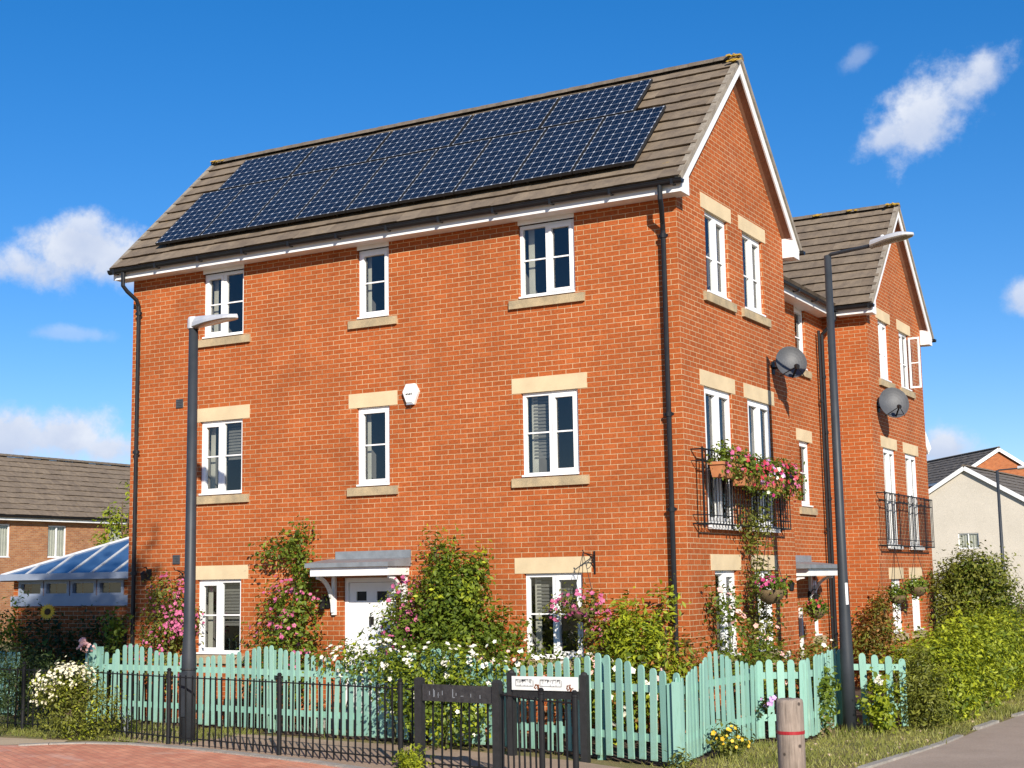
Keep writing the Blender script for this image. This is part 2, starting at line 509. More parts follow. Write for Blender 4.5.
class MB:
    def __init__(s):
        s.v = []; s.f = []; s.uv = {}; s.tint = {}
    def face(s, pts, uv=None, tint=None):
        i = len(s.v)
        s.v += [tuple(p) for p in pts]
        k = len(s.f)
        s.f.append(tuple(range(i, i + len(pts))))
        if uv: s.uv[k] = uv
        if tint is not None: s.tint[k] = tint
    def box(s, x0, x1, y0, y1, z0, z1, M=None, tint=None):
        P = [(x0, y0, z0), (x1, y0, z0), (x1, y1, z0), (x0, y1, z0), (x0, y0, z1), (x1, y0, z1), (x1, y1, z1), (x0, y1, z1)]
        if M: P = [M(*p) for p in P]
        s.hexa(P, tint)
    def hexa(s, P, tint=None):
        i = len(s.v)
        s.v += [tuple(p) for p in P]
        for q in ((0, 3, 2, 1), (4, 5, 6, 7), (0, 1, 5, 4), (1, 2, 6, 5), (2, 3, 7, 6), (3, 0, 4, 7)):
            if tint is not None: s.tint[len(s.f)] = tint
            s.f.append(tuple(i + k for k in q))
    def bar(s, a, b, w, h, up=(0, 0, 1)):
        """square bar from a to b"""
        a, b = Vector(a), Vector(b); d = (b - a).normalized(); u = Vector(up)
        if abs(d.dot(u)) > .95: u = Vector((1, 0, 0))
        r = d.cross(u).normalized(); u = r.cross(d)
        P = []
        for c in (a, b):
            for sx, sy in ((-1, -1), (1, -1), (1, 1), (-1, 1)):
                P.append(c + r * sx * w / 2 + u * sy * h / 2)
        s.hexa(P)
    def tube(s, pts, rad, n=8, cap=True):
        pts = [Vector(p) for p in pts]
        rs = rad if isinstance(rad, (list, tuple)) else [rad] * len(pts)
        i0 = len(s.v); prev = None
        for k, p in enumerate(pts):
            d = (pts[min(k + 1, len(pts) - 1)] - pts[max(k - 1, 0)]).normalized()
            if prev is None:
                u = Vector((0, 0, 1)) if abs(d.z) < .9 else Vector((1, 0, 0))
                r = d.cross(u).normalized()
            else:
                r = (prev - d * prev.dot(d)).normalized()
            prev = r; u = r.cross(d)
            for j in range(n):
                a = 2 * math.pi * j / n
                s.v.append(tuple(p + (r * math.cos(a) + u * math.sin(a)) * rs[k]))
        for k in range(len(pts) - 1):
            for j in range(n):
                a, b = i0 + k * n + j, i0 + k * n + (j + 1) % n
                s.f.append((a, b, b + n, a + n))
        if cap:
            s.f.append(tuple(i0 + j for j in range(n - 1, -1, -1)))
            s.f.append(tuple(i0 + (len(pts) - 1) * n + j for j in range(n)))
    def lathe(s, c, prof, n=20, axis=None):
        """prof: (radius, height) along axis (default z)"""
        c = Vector(c); ax = Vector(axis).normalized() if axis else Vector((0, 0, 1))
        u = Vector((0, 0, 1)) if abs(ax.z) < .9 else Vector((1, 0, 0))
        r = ax.cross(u).normalized(); w = ax.cross(r)
        i0 = len(s.v)
        for rad, h in prof:
            for j in range(n):
                a = 2 * math.pi * j / n
                s.v.append(tuple(c + ax * h + (r * math.cos(a) + w * math.sin(a)) * rad))
        for k in range(len(prof) - 1):
            for j in range(n):
                a, b = i0 + k * n + j, i0 + k * n + (j + 1) % n
                s.f.append((a, b, b + n, a + n))
        s.f.append(tuple(i0 + j for j in range(n - 1, -1, -1)))
        s.f.append(tuple(i0 + (len(prof) - 1) * n + j for j in range(n)))
    def prism(s, poly, d0, d1, M):
        """poly in (s,z), extruded between depths d0 and d1 through M(s,d,z)"""
        n = len(poly); i = len(s.v)
        s.v += [tuple(M(p, d0, q)) for p, q in poly] + [tuple(M(p, d1, q)) for p, q in poly]
        s.f.append(tuple(i + j for j in range(n))); s.f.append(tuple(i + n + j for j in range(n - 1, -1, -1)))
        for j in range(n):
            k = (j + 1) % n
            s.f.append((i + j, i + n + j, i + n + k, i + k))
    def build(s, name, mat, parent=None, smooth=False, local=False, recalc=True):
        off = Vector((0, 0, 0))
        if parent is not None and not local:
            off = root_of(parent).location
        me = bpy.data.meshes.new(name)
        me.from_pydata([(a - off.x, b - off.y, c - off.z) for a, b, c in s.v], [], s.f)
        me.materials.append(MATS[mat])
        if s.uv:
            ul = me.uv_layers.new(name='UVMap').data
            for k, uv in s.uv.items():
                p = me.polygons[k]
                for li, q in zip(p.loop_indices, uv):
                    ul[li].uv = q
        if s.tint:
            at = me.attributes.new('tint', 'FLOAT', 'FACE')
            arr = np.full(len(s.f), .5, np.float32)
            for k, x in s.tint.items():
                arr[k] = x
            at.data.foreach_set('value', arr)
        if recalc:
            bm = bmesh.new(); bm.from_mesh(me)
            bmesh.ops.recalc_face_normals(bm, faces=bm.faces)
            bm.to_mesh(me); bm.free()
        if smooth:
            for p in me.polygons:
                p.use_smooth = True
        o = bpy.data.objects.new(name, me)
        COL.objects.link(o)
        if parent is not None:
            o.parent = parent
        return o


def MX(xp, sgn=1):
    """wall on plane x = xp; s runs along y, d outwards"""
    return lambda s, d, z: (xp + sgn * d, s, z)


def MY(yp, sgn=-1):
    """wall on plane y = yp; s runs along x, d outwards (towards -y)"""
    return lambda s, d, z: (s, yp + sgn * d, z)


# ------------------------------------------------------------------ house parts
VOFF = 2.45


def wall(parent, M, s0, s1, z0, z1, holes, apex=None, mat='brick', phase=0., zph=0., name='wall', reveal=.14):
    mb = MB()
    ss = sorted({s0, s1} | {h[0] for h in holes} | {h[1] for h in holes})
    zs = sorted({z0, z1} | {h[2] for h in holes} | {h[3] for h in holes})
    uvf = lambda s, z: (s + phase, z - VOFF - zph)
    for a, b in zip(ss, ss[1:]):
        for c, d in zip(zs, zs[1:]):
            m, n = (a + b) / 2, (c + d) / 2
            if any(h[0] < m < h[1] and h[2] < n < h[3] for h in holes):
                continue
            q = ((a, c), (b, c), (b, d), (a, d))
            mb.face([M(p, 0, r) for p, r in q], [uvf(*t) for t in q])
    if apex:
        q = ((s0, z1), (s1, z1), apex)
        mb.face([M(p, 0, r) for p, r in q], [uvf(*t) for t in q])
    for h in holes:
        a, b, c, d = h[:4]
        for (p, r), (p2, r2) in (((a, c), (a, d)), ((b, d), (b, c)), ((a, d), (b, d)), ((b, c), (a, c))):
            mb.face([M(p, 0, r), M(p2, 0, r2), M(p2, -reveal, r2), M(p, -reveal, r)],
                    [uvf(p, r), uvf(p2, r2), (uvf(p2, r2)[0] + .1, uvf(p2, r2)[1]), (uvf(p, r)[0] + .1, uvf(p, r)[1])])
    return mb.build(name, mat, parent, recalc=False)


def window(parent, M, s0, s1, z0, z1, lights=1, opener=None, setb=.055, curtain='L', blind=None, bar=.52, drape=None, name='window', cill=True, ratios=None):
    """uPVC window; returns the frame part. opener: index of the light with an extra sash frame (or 'all')"""
    fw, fd = .05, .06
    g = .006
    s0, s1, z0, z1 = s0 + g, s1 - g, z0 + g, z1 - g
    d0, d1 = -setb - fd, -setb
    fm = MB(); pm = MB()
    fm.box(s0, s0 + fw, d0, d1, z0, z1, M); fm.box(s1 - fw, s1, d0, d1, z0, z1, M)
    fm.box(s0 + fw, s1 - fw, d0, d1, z0, z0 + fw + .01, M); fm.box(s0 + fw, s1 - fw, d0, d1, z1 - fw, z1, M)
    if cill:
        fm.box(s0 - .003, s1 + .003, d1 + .001, .022, z0 + .002, z0 + .028, M)
    if lights == 1:
        edges = [(s0 + fw, s1 - fw)]
    else:
        m = s0 + (s1 - s0) * (ratios or .5)
        fm.box(m - .03, m + .03, d0, d1 - .001, z0 + fw + .01, z1 - fw, M)
        edges = [(s0 + fw, m - .03), (m + .03, s1 - fw)]
    for i, (a, b) in enumerate(edges):
        c, d = z0 + fw + .01, z1 - fw
        if opener == 'all' or opener == i:
            w = .044
            e0, e1 = d0 + .01, d1 + .014
            fm.box(a, a + w, e0, e1, c, d, M); fm.box(b - w, b, e0, e1, c, d, M)
            fm.box(a + w, b - w, e0, e1, c, c + w, M); fm.box(a + w, b - w, e0, e1, d - w, d, M)
            a, b, c, d = a + w, b - w, c + w, d - w
        if bar:
            zb = c + (d - c) * bar
            fm.box(a, b, d1 - .028, d1 - .014, zb - .011, zb + .011, M)
        dp = d1 - .036
        pm.face([M(a, dp, c), M(b, dp, c), M(b, dp, d), M(a, dp, d)])
    fr = fm.build(name, 'upvc', parent)
    pm.build('pane', 'window_glass', fr, recalc=False)
    # the room behind
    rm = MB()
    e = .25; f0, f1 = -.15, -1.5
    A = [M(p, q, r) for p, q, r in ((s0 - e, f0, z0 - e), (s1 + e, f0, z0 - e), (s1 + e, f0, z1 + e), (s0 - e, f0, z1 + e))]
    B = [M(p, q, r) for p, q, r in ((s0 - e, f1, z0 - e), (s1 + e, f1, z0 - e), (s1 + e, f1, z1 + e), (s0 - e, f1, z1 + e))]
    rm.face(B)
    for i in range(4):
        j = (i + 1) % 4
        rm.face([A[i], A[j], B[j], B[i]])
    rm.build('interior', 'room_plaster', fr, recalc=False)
    w = s1 - s0

    def cloth(a, b, za, zb, dep, waves, mat, nm):
        cm = MB(); n = max(6, int((b - a) / .02))
        for i in range(n):
            p, q = a + (b - a) * i / n, a + (b - a) * (i + 1) / n
            f = lambda s: dep + .018 * math.sin((s - a) / (b - a) * waves * 6.283)
            cm.face([M(p, f(p), za), M(q, f(q), za), M(q, f(q), zb), M(p, f(p), zb)])
        cm.build(nm, mat, fr, smooth=True, recalc=False)
    if curtain and 'L' in curtain:
        cloth(s0 + .06, s0 + .07 + w * .10, z0, z1, -.20, 3, 'curtain_cloth', 'curtain')
    if curtain and 'R' in curtain:
        cloth(s1 - .02 - w * .2, s1 - .02, z0, z1, -.20, 3, 'curtain_cloth', 'curtain')
    if drape:
        cloth(s0 + .02, s1 - .02, z0, z1, -.165, 7, 'curtain_cloth', 'curtain')
    if blind:
        a, b, zb = blind
        bm_ = MB(); k = z1
        while k > zb:
            bm_.face([M(a, -.19, k - .045), M(b, -.19, k - .045), M(b, -.205, k - .004), M(a, -.205, k - .004)])
            k -= .05
        bm_.build('blind', 'blind_cloth', fr, recalc=False)
    return fr


def lintel(parent, M, s0, s1, z, h=.22, o=.15, name='lintel'):
    mb = MB(); mb.box(s0 - o, s1 + o, -.12, .007, z - .003, z + h, M)
    return mb.build(name, 'stone', parent)


def sill(parent, M, s0, s1, z, o=.155):
    mb = MB(); P = []
    for s in (s0 - o, s1 + o):
        P.append([M(s, -.055, z - .14), M(s, .05, z - .14), M(s, .05, z - .016), M(s, -.055, z + .004)])
    a, b = P
    mb.hexa([a[0], b[0], b[1], a[1], a[3], b[3], b[2], a[2]])
    return mb.build('window_sill', 'stone_sill', parent)


def tile_slope(mb, O, A, L, S, SL, rows, tw=.33, lap=.03, rnd=random.Random(3), jit=.004):
    O, A, S = Vector(O), Vector(A).normalized(), Vector(S).normalized()
    N = A.cross(S)
    if N.z < 0: N = -N
    g = SL / rows
    n = max(1, round(L / tw)); w = L / n
    for r in range(rows):
        rowt = rnd.uniform(-.12, .12)
        shift = (r % 2) * w * .5
        for k in range(n + (1 if r % 2 else 0)):
            a0 = max(0, k * w - shift); a1 = min(L, (k + 1) * w - shift)
            if a1 - a0 < .02: continue
            j = rnd.uniform(-jit, jit); j2 = rnd.uniform(-jit, jit)
            lo, hi = r * g + j * .8, min(SL, (r + 1) * g + .02)
            P = []
            for hgt0, hgt1, cut in ((-.012, -.02, .042), (.046 + j, .008 + j2, 0)):
                P += [O + A * (a0 + .0012) + S * (lo + cut) + N * hgt0, O + A * (a1 - .0012) + S * (lo + cut) + N * hgt0,
                      O + A * (a1 - .0012) + S * hi + N * hgt1, O + A * (a0 + .0012) + S * hi + N * hgt1]
            mb.hexa(P, tint=min(1, max(0, .5 + rowt + rnd.gauss(0, .2))))
    # underlay
    mb.face([O + N * -.022, O + A * L + N * -.022, O + A * L + S * SL + N * -.022, O + S * SL + N * -.022])


def ridge(parent, a, b, mat='ridge_tile', r=.10):
    a, b = Vector(a), Vector(b); d = (b - a); L = d.length; d.normalize()
    n = max(1, round(L / .42)); mb = MB()
    side = d.cross(Vector((0, 0, 1))).normalized()
    for k in range(n):
        p, q = a + d * (L * k / n + .004), a + d * (L * (k + 1) / n - .004)
        ring = []
        for e, rr in ((p, r * 1.03), (q, r * .97)):
            ring.append([e + side * (math.cos(t) * rr) + Vector((0, 0, math.sin(t) * rr * .8 - .03)) for t in [math.pi * i / 6 for i in range(7)]])
        for i in range(6):
            mb.face([ring[0][i], ring[0][i + 1], ring[1][i + 1], ring[1][i]])
        mb.face(ring[0]); mb.face(ring[1][::-1])
    return mb.build('ridge_tiles', mat, parent, recalc=False)


def lichen_patch(parent, spots):
    r = random.Random(5)
    for c, n, sp in spots:
        mb = MB()
        c = Vector(c)
        for _ in range(n):
            p = c + Vector((r.gauss(0, sp), r.gauss(0, sp * .6), r.gauss(0, sp * .15)))
            z = r.uniform(.012, .03)
            mb.lathe(p, [(z * 1.6, 0), (z * 1.2, .006)], 6, axis=(0, -.6, .8))
        mb.build('lichen', 'lichen', parent, recalc=False)['kind'] = 'stuff'


def gutter(parent, a, b, r=.058):
    a, b = Vector(a), Vector(b); mb = MB(); d = (b - a).normalized()
    side = d.cross(Vector((0, 0, 1))).normalized()
    N = 8
    rows = []
    for e in (a, b):
        rows.append([e + side * (math.cos(t) * r) - Vector((0, 0, math.sin(t) * r * 1.1)) for t in [math.pi * i / N for i in range(N + 1)]])
    for i in range(N):
        mb.face([rows[0][i], rows[1][i], rows[1][i + 1], rows[0][i + 1]])
    mb.face(rows[0]); mb.face(rows[1])
    mb.tube([a + side * r, b + side * r], .008, 6); mb.tube([a - side * r, b - side * r], .008, 6)
    L = (b - a).length; n = max(1, int(L / .95))
    for k in range(n + 1):
        c = a + d * (L * (k + .15) / (n + .3))
        mb.box(-.018, .018, -.064, .064, -.069, .010, lambda x, y, z: c + d * x + side * y + Vector((0, 0, z)))
    return mb.build('gutter', 'black_plastic', parent, recalc=False)


def downpipe(parent, pts, r=.036, clips=(), out=(0, -1, 0)):
    mb = MB(); mb.tube(pts, r, 10)
    for z in clips:
        x, y = pts[-1][0], pts[-1][1]
        mb.lathe((x, y, z), [(r * 1.35, -.03), (r * 1.35, .03)], 10)
        mb.box(x - .07, x + .07, y - .012, y + .012, z - .018, z + .018) if out[1] else mb.box(x - .012, x + .012, y - .07, y + .07, z - .018, z + .018)
    return mb.build('downpipe', 'black_plastic', parent, smooth=False)


def rake(parent, xg, ov, y0, y1, yr, ze, zr):
    """bargeboards, soffits, verge trim for a gable whose wall is the plane x = xg facing +x (ov>0)"""
    mb = MB(); sm = MB(); vm = MB()
    sg = 1 if ov > 0 else -1
    for ye, wl in ((y0, -1), (y1, 1)):
        L = math.hypot(yr - ye, zr - ze); ny, nz = (zr - ze) / L, abs(yr - ye) / L
        if ye > yr: pass
        up = Vector((0, (-1 if ye < yr else 1) * ny, nz)) * 1.0
        a, b = Vector((0, ye, ze)), Vector((0, yr, zr))
        x_in, x_out = xg + ov - sg * .022, xg + ov
        # board hangs below the roof underside
        P = []
        for x in (x_in, x_out):
            P += [Vector((x, 0, 0)) + a + up * -.03, Vector((x, 0, 0)) + b + Vector((0, 0, -.03 / nz)), Vector((x, 0, 0)) + b + Vector((0, 0, -.165 / nz)), Vector((x, 0, 0)) + a + up * -.165]
        mb.hexa(P)
        # soffit strip between wall and board
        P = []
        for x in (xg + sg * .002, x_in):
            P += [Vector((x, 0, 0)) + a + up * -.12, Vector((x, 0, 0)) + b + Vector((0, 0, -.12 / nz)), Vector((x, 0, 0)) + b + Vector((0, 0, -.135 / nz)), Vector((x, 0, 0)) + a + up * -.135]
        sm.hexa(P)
        # cement verge edge above the board
        P = []
        for x in (xg + ov - sg * .06, xg + ov + sg * .03):
            P += [Vector((x, 0, 0)) + a + up * -.028, Vector((x, 0, 0)) + b + Vector((0, 0, -.028 / nz)), Vector((x, 0, 0)) + b + Vector((0, 0, .045 / nz)), Vector((x, 0, 0)) + a + up * .045]
        vm.hexa(P)
    mb.build('bargeboard', 'trim_white', parent)
    sm.build('rake_soffit', 'soffit_brown', parent)
    vm.build('verge', 'verge_mortar', parent)


def gable_house(root, x0, x1, y0, y1, zs, rows=12, left_ov=.2, front_fascia=(None, None), lich=()):
    """roof, eaves and trim of a house with its ridge along x. zs = (eave underside, eave tile z, ridge z)"""
    zu, ze, zr = zs
    yr = (y0 + y1) / 2
    ov = .36
    S1 = Vector((0, yr - (y0 - ov), zr - ze)); SL = S1.length
    mb = MB()
    X0, X1 = x0 - left_ov, x1 + .215
    tile_slope(mb, (X0, y0 - ov, ze), (1, 0, 0), X1 - X0, S1, SL, rows)
    tile_slope(mb, (X0, y1 + ov, ze), (1, 0, 0), X1 - X0, Vector((0, -S1.y, S1.z)), SL, rows)
    rf = mb.build('roof', 'roof_tile', root)
    ridge(rf, (X0, yr, zr + .025), (X1 + .02, yr, zr + .025), r=.115)
    if lich:
        lichen_patch(rf, lich)
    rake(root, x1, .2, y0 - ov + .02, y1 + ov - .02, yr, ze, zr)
    if left_ov > .1:
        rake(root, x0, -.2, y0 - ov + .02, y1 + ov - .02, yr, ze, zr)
    # fascia + soffit
    mb = MB()
    fa, fb = front_fascia
    fa = x0 - left_ov if fa is None else fa; fb = x1 + .176 if fb is None else fb
    mb.box(fa, fb, y0 - .285, y0 - .265, zu - .005, ze + .02)
    mb.build('fascia', 'trim_white', root)
    mb = MB(); mb.box(fa, fb, y0 - .264, y0 - .002, zu + .002, zu + .014); mb.build('soffit', 'trim_white', root)
    mb = MB(); mb.box(x0 - left_ov, x1 + .176, y1 + .265, y1 + .285, zu - .005, ze + .02); mb.build('fascia', 'trim_white', root)
    mb = MB(); mb.box(x0 - left_ov, x1 + .176, y1 + .002, y1 + .264, zu + .002, zu + .014); mb.build('soffit', 'trim_white', root)
    # box ends under the bargeboards
    for (a, b) in ((y0 - .29, y0 + .015), (y1 - .015, y1 + .29)):
        mb = MB()
        q = ((a, zu - .008), (b, zu - .008), (b, ze + (.22 if b < yr else .0) + .1), (a, ze + .1 + (.22 if a > yr else 0.)))
        mb.prism(q, .004, .196, lambda s, d, z: (x1 + d, s, z))
        mb.build('eaves_box', 'trim_white', root)


# =================================================================== GROUND
def sheet(name, poly, z, mat, label=None):
    mb = MB(); mb.face([(x, y, z) for x, y in poly])
    o = mb.build(name, mat, recalc=False)
    if o.data.polygons[0].normal.z < 0:
        o.data.flip_normals()
    o['kind'] = 'structure'
    return o


sheet('ground', [(-700, -300), (700, -300), (700, 1200), (-700, 1200)], -.02, 'verge_turf')
# garden soil inside the fence
sheet('garden_bed', [(-10.2, -.95), (-5.4, -1.4), (-2.3, -1.6), (-.3, -2.15), (.93, -2.65), (.8, .1), (1.4, .4), (1.3, 2.05), (2.3, 2.25), (2.2, 14), (-10.2, 14)], -.010, 'soil')
# footpath between railing and picket fence
path = sheet('footpath', [(-8.2, -1.75), (-6.5, -1.6), (-3, -2.0), (-.5, -2.55), (.8, -3.15), (1.0, -4.2), (2.2, -8), (3.4, -14), (-2, -14), (-1.9, -4.2), (-4.2, -3.55), (-6.9, -3.02), (-8.4, -2.7)], .0, 'path_tarmac')

CURVE = [(-8.35, -3.9), (-8.05, -3.62), (-7.6, -3.33), (-6.9, -3.20), (-5.7, -3.30), (-4.4, -3.58), (-3.3, -3.82), (-2.2, -4.2), (-1.2, -4.75), (0, -5.6)]


def strip_off(pts, w):
    out = []
    for i, p in enumerate(pts):
        a = Vector(pts[max(0, i - 1)]); b = Vector(pts[min(len(pts) - 1, i + 1)])
        d = (b - a).normalized(); n = Vector((d.y, -d.x))
        out.append((p[0] + n.x * w, p[1] + n.y * w))
    return out


sheet('block_paving', CURVE + [(0, -16), (-14, -16), (-12, -6)], .004, 'red_blocks')
mb = MB()
inn = strip_off(CURVE, .14)
for i in range(len(CURVE) - 1):
    a, b, c, d = CURVE[i], CURVE[i + 1], inn[i + 1], inn[i]
    n = max(1, int((Vector(b) - Vector(a)).length / .45))
    for k in range(n):
        f0, f1 = k / n + .012, (k + 1) / n - .012
        L = lambda p, q, t: (p[0] + (q[0] - p[0]) * t, p[1] + (q[1] - p[1]) * t)
        P = [L(a, b, f0), L(a, b, f1), L(d, c, f1), L(d, c, f0)]
        mb.hexa([(x, y, -.05) for x, y in P] + [(x, y, .022) for x, y in P])
k = mb.build('kerb_edging', 'kerb_concrete'); k['kind'] = 'structure'
sheet('garden_path', [(-8.4, -3.85), (-8.0, -3.45), (-8.15, -3.2), (-9.6, -3.3), (-12, -4.5), (-11, -5.5)], .002, 'path_beige')

# right-hand road with a low concrete edge
EDGE = [(2.6, -9), (2.72, -5), (2.86, -2), (3.0, -.6), (3.12, .7), (3.16, 2.6), (3.3, 4.6), (3.7, 8), (4.6, 14), (7, 24), (12, 40)]
sheet('road', EDGE + [(40, 40), (40, -16), (3.6, -16)], -.006, 'road_tarmac')
mb = MB(); inn = strip_off(EDGE, -.10)
for i in range(len(EDGE) - 1):
    a, b, c, d = EDGE[i], EDGE[i + 1], inn[i + 1], inn[i]
    n = max(1, int((Vector(b) - Vector(a)).length / .9))
    for k in range(n):
        if i in (4, 5) and random.random() < .25: continue
        f0, f1 = k / n + .006, (k + 1) / n - .006
        L = lambda p, q, t: (p[0] + (q[0] - p[0]) * t, p[1] + (q[1] - p[1]) * t)
        P = [L(a, b, f0), L(a, b, f1), L(d, c, f1), L(d, c, f0)]
        h = .02 + random.uniform(-.006, .01)
        mb.hexa([(x, y, -.08) for x, y in P] + [(x, y, h) for x, y in P])
k = mb.build('road_kerb', 'kerb_concrete'); k['kind'] = 'structure'

# =================================================================== HOUSE A
D_A = 4.55
HA = empty('brick_house', (0, 0, 0))
tag(HA, 'tall three storey orange brick end house with solar panels along its roof', 'house')
FR, GB = MY(0), MX(0)
f_win = [  # s0, s1, z0, z1, lights, opener
    (-2.53, -1.605, 1.02, 2.228, 2, 1), (-8.665, -7.745, 1.02, 2.228, 2, 0),
    (-2.53, -1.605, 3.60, 4.834, 2, 1), (-5.46, -4.845, 3.60, 4.834, 1, 0), (-8.65, -7.745, 3.60, 4.834, 2, 0),
    (-2.53, -1.605, 6.225, 7.335, 2, 1), (-5.44, -4.845, 6.225, 7.335, 1, 0), (-8.62, -7.745, 6.225, 7.335, 2, 0)]
DOOR = (-5.72, -4.74, .12, 2.215)
wall(HA, FR, -10.21, 0, -.05, 7.5, [w[:4] for w in f_win] + [DOOR])
g_win = [(.97, 1.86, 1.0, 2.228), (2.60, 3.46, 1.0, 2.228),
         (.80, 1.89, 2.86, 4.834), (2.57, 3.65, 2.86, 4.834),
         (1.06, 1.99, 6.225, 7.47), (2.62, 3.54, 6.225, 7.47)]
ZA = (7.40, 7.56, 10.10)
sl = (ZA[2] - ZA[1]) / (D_A / 2 + .36)
zw = ZA[1] + .36 * sl - .14
wall(HA, GB, 0, D_A, -.05, zw, g_win, apex=(D_A / 2, ZA[2] - .16), phase=.1114)
wall(HA, MY(D_A, 1), -10.21, 0, -.05, 7.5, [])
wall(HA, MX(-10.21, -1), 0, D_A, -.05, zw, [], apex=(D_A / 2, ZA[2] - .16), phase=.05)
gable_house(HA, -10.21, 0, 0, D_A, ZA, 12, lich=[((.13, D_A / 2 - .085, 10.135), 46, .045), ((.17, D_A / 2 - .2, 10.02), 40, .04), ((-10.3, D_A / 2 - .09, 10.13), 30, .05)])
for i, (a, b, c, d, n, op) in enumerate(f_win):
    kw = {}
    if i == 4: kw['blind'] = (a + .45, b - .02, d - .62)
    if i == 2: kw['blind'] = (a + .1, a + .45, d - .95)
    if i == 0: kw['blind'] = (a + .1, b - .05, d - .55)
    if i == 1: kw['blind'] = (a + .42, b - .02, d - .75)
    window(HA, FR, a, b, c, d, n, op, curtain='L', setb=.045, **kw)
    sill(HA, FR, a, b, c)
    if i < 5: lintel(HA, FR, a, b, d)
    else:
        mb = MB(); mb.box(a - .004, b + .004, -.115, .006, d, 7.404, FR); mb.build('head_trim', 'trim_white', HA)
for i, (a, b, c, d) in enumerate(g_win):
    if i in (2, 3):
        window(HA, GB, a, b, c, d, 2, 'all', setb=.035, curtain='R', bar=None, drape=False)
        mb = MB(); mb.box(a - .04, b + .04, -.02, .06, c - .06, c + .004, GB); mb.build('threshold', 'trim_white', HA)
    else:
        window(HA, GB, a, b, c, d, 2, 1, setb=.05, curtain='R' if i > 3 else None, bar=.45)
        sill(HA, GB, a, b, c)
    lintel(HA, GB, a, b, d)
gutter(HA, (-10.44, -.352, 7.545), (.25, -.352, 7.545))
gutter(HA, (-10.44, D_A + .352, 7.545), (.27, D_A + .352, 7.545))
downpipe(HA, [(-.09, -.352, 7.50), (-.09, -.352, 7.30), (-.11, -.27, 7.20), (-.165, -.12, 7.02), (-.175, -.085, 6.92), (-.175, -.085, .05)], clips=(6.85, 4.35, 3.05, 1.9))
downpipe(HA, [(-10.12, -.352, 7.50), (-10.12, -.352, 7.26), (-10.09, -.28, 7.17), (-10.01, -.13, 7.03), (-10.0, -.085, 6.92), (-10.0, -.085, .05)], clips=(6.8, 4.4, 2.35))

# front door and canopy
a, b, c, d = DOOR
dm = MB()
for q in ((a + .005, a + .07, c, d - .005), (b - .07, b - .005, c, d - .005), (a + .07, b - .07, d - .075, d - .005)):
    dm.box(q[0], q[1], -.11, -.04, q[2], q[3], FR)
dr = dm.build('door_frame', 'upvc', HA)
lm = MB()
A_, B_ = a + .075, b - .075
gz = (1.86, 2.0)
gx = ((A_ + .13, A_ + .32), (B_ - .32, B_ - .13))
xs = [A_, gx[0][0], gx[0][1], gx[1][0], gx[1][1], B_]
for i in range(5):
    if i in (1, 3):
        lm.box(xs[i], xs[i + 1], -.105, -.06, c, gz[0], FR); lm.box(xs[i], xs[i + 1], -.105, -.06, gz[1], d - .08, FR)
    else:
        lm.box(xs[i], xs[i + 1], -.105, -.06, c, d - .08, FR)
leaf = lm.build('door', 'upvc', HA)
pm = MB()
for (p, q) in ((A_ + .1, A_ + .36), (B_ - .36, B_ - .1)):
    for z0, z1 in ((.32, .80), (.94, 1.62)):
        for e, dd in ((0, -.052), (.035, -.046)):
            pm.box(p + e, q - e, -.06, dd, z0 + e, z1 - e, FR)
pm.build('door_panel', 'upvc', leaf)
gm = MB()
for p, q in gx:
    gm = MB(); gm.box(p, q, -.10, -.085, gz[0], gz[1], FR); gm.build('door_glass', 'black_plastic', leaf)
hm = MB()
hm.tube([(B_ - .12, -.06 + .06 - .0, 1.12), (B_ - .12, -.0 + .005, 1.12), (B_ - .27, .005, 1.12)], .011, 8)
hm.box(-5.27, -5.19, -.06, -.045, 1.5, 1.62, FR); hm.tube([(-5.23, .045, 1.60), (-5.23, .02, 1.58), (-5.23, .015, 1.50), (-5.23, .045, 1.48)], .012, 8)
hm.build('handle', 'brass_dark', leaf)
rm = MB()
rm.face([FR(a - .2, -.9, -.05), FR(b + .2, -.9, -.05), FR(b + .2, -.9, 2.5), FR(a - .2, -.9, 2.5)])
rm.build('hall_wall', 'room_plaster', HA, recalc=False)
st = MB(); st.box(a - .25, b + .25, -.02 + .02, .42, -.04, .115, FR); st.build('doorstep', 'kerb_concrete', HA)


def canopy(root, M, s0, s1, zf, proj, s_pad=.12):
    m1 = MB(); m2 = MB(); m3 = MB()
    # lead-covered top, sloping out from an upstand on the wall
    P = []
    for s in (s0 - s_pad, s1 + s_pad * .6):
        P.append([M(s, .004, zf + .10), M(s, proj + .06, zf + .10), M(s, proj + .06, zf + .165), M(s, .004, zf + .235)])
    A, B = P
    m1.hexa([A[0], B[0], B[1], A[1], A[3], B[3], B[2], A[2]])
    m1.box(s0 + .08, s1 + s_pad * .6, .003, .03, zf + .23, zf + .345, M)
    top = m1.build('canopy_roof', 'lead', root)
    m2.box(s0, s1, proj - .03, proj, zf - .03, zf + .099, M)
    m2.box(s0, s0 + .03, .004, proj - .03, zf - .03, zf + .099, M); m2.box(s1 - .03, s1, .004, proj - .03, zf - .03, zf + .099, M)
    m2.box(s0 + .03, s1 - .03, .004, proj - .03, zf + .01, zf + .03, M)
    m2.build('canopy_fascia', 'trim_white', root)
    for s in (s0 + .06, s1 - .06):
        k = MB()
        k.box(s - .03, s + .03, .004, .06, zf - .62, zf - .03, M)
        pts = [M(s, .06 + (proj - .16) * (1 - math.cos(t)), zf - .58 + .53 * math.sin(t)) for t in [math.pi / 2 * i / 8 for i in range(9)]]
        for p, q in zip(pts, pts[1:]):
            k.bar(p, q, .05, .045)
        k.build('canopy_bracket', 'trim_white', root)


canopy(HA, FR, -5.93, -4.50, 2.27, .56, .06)
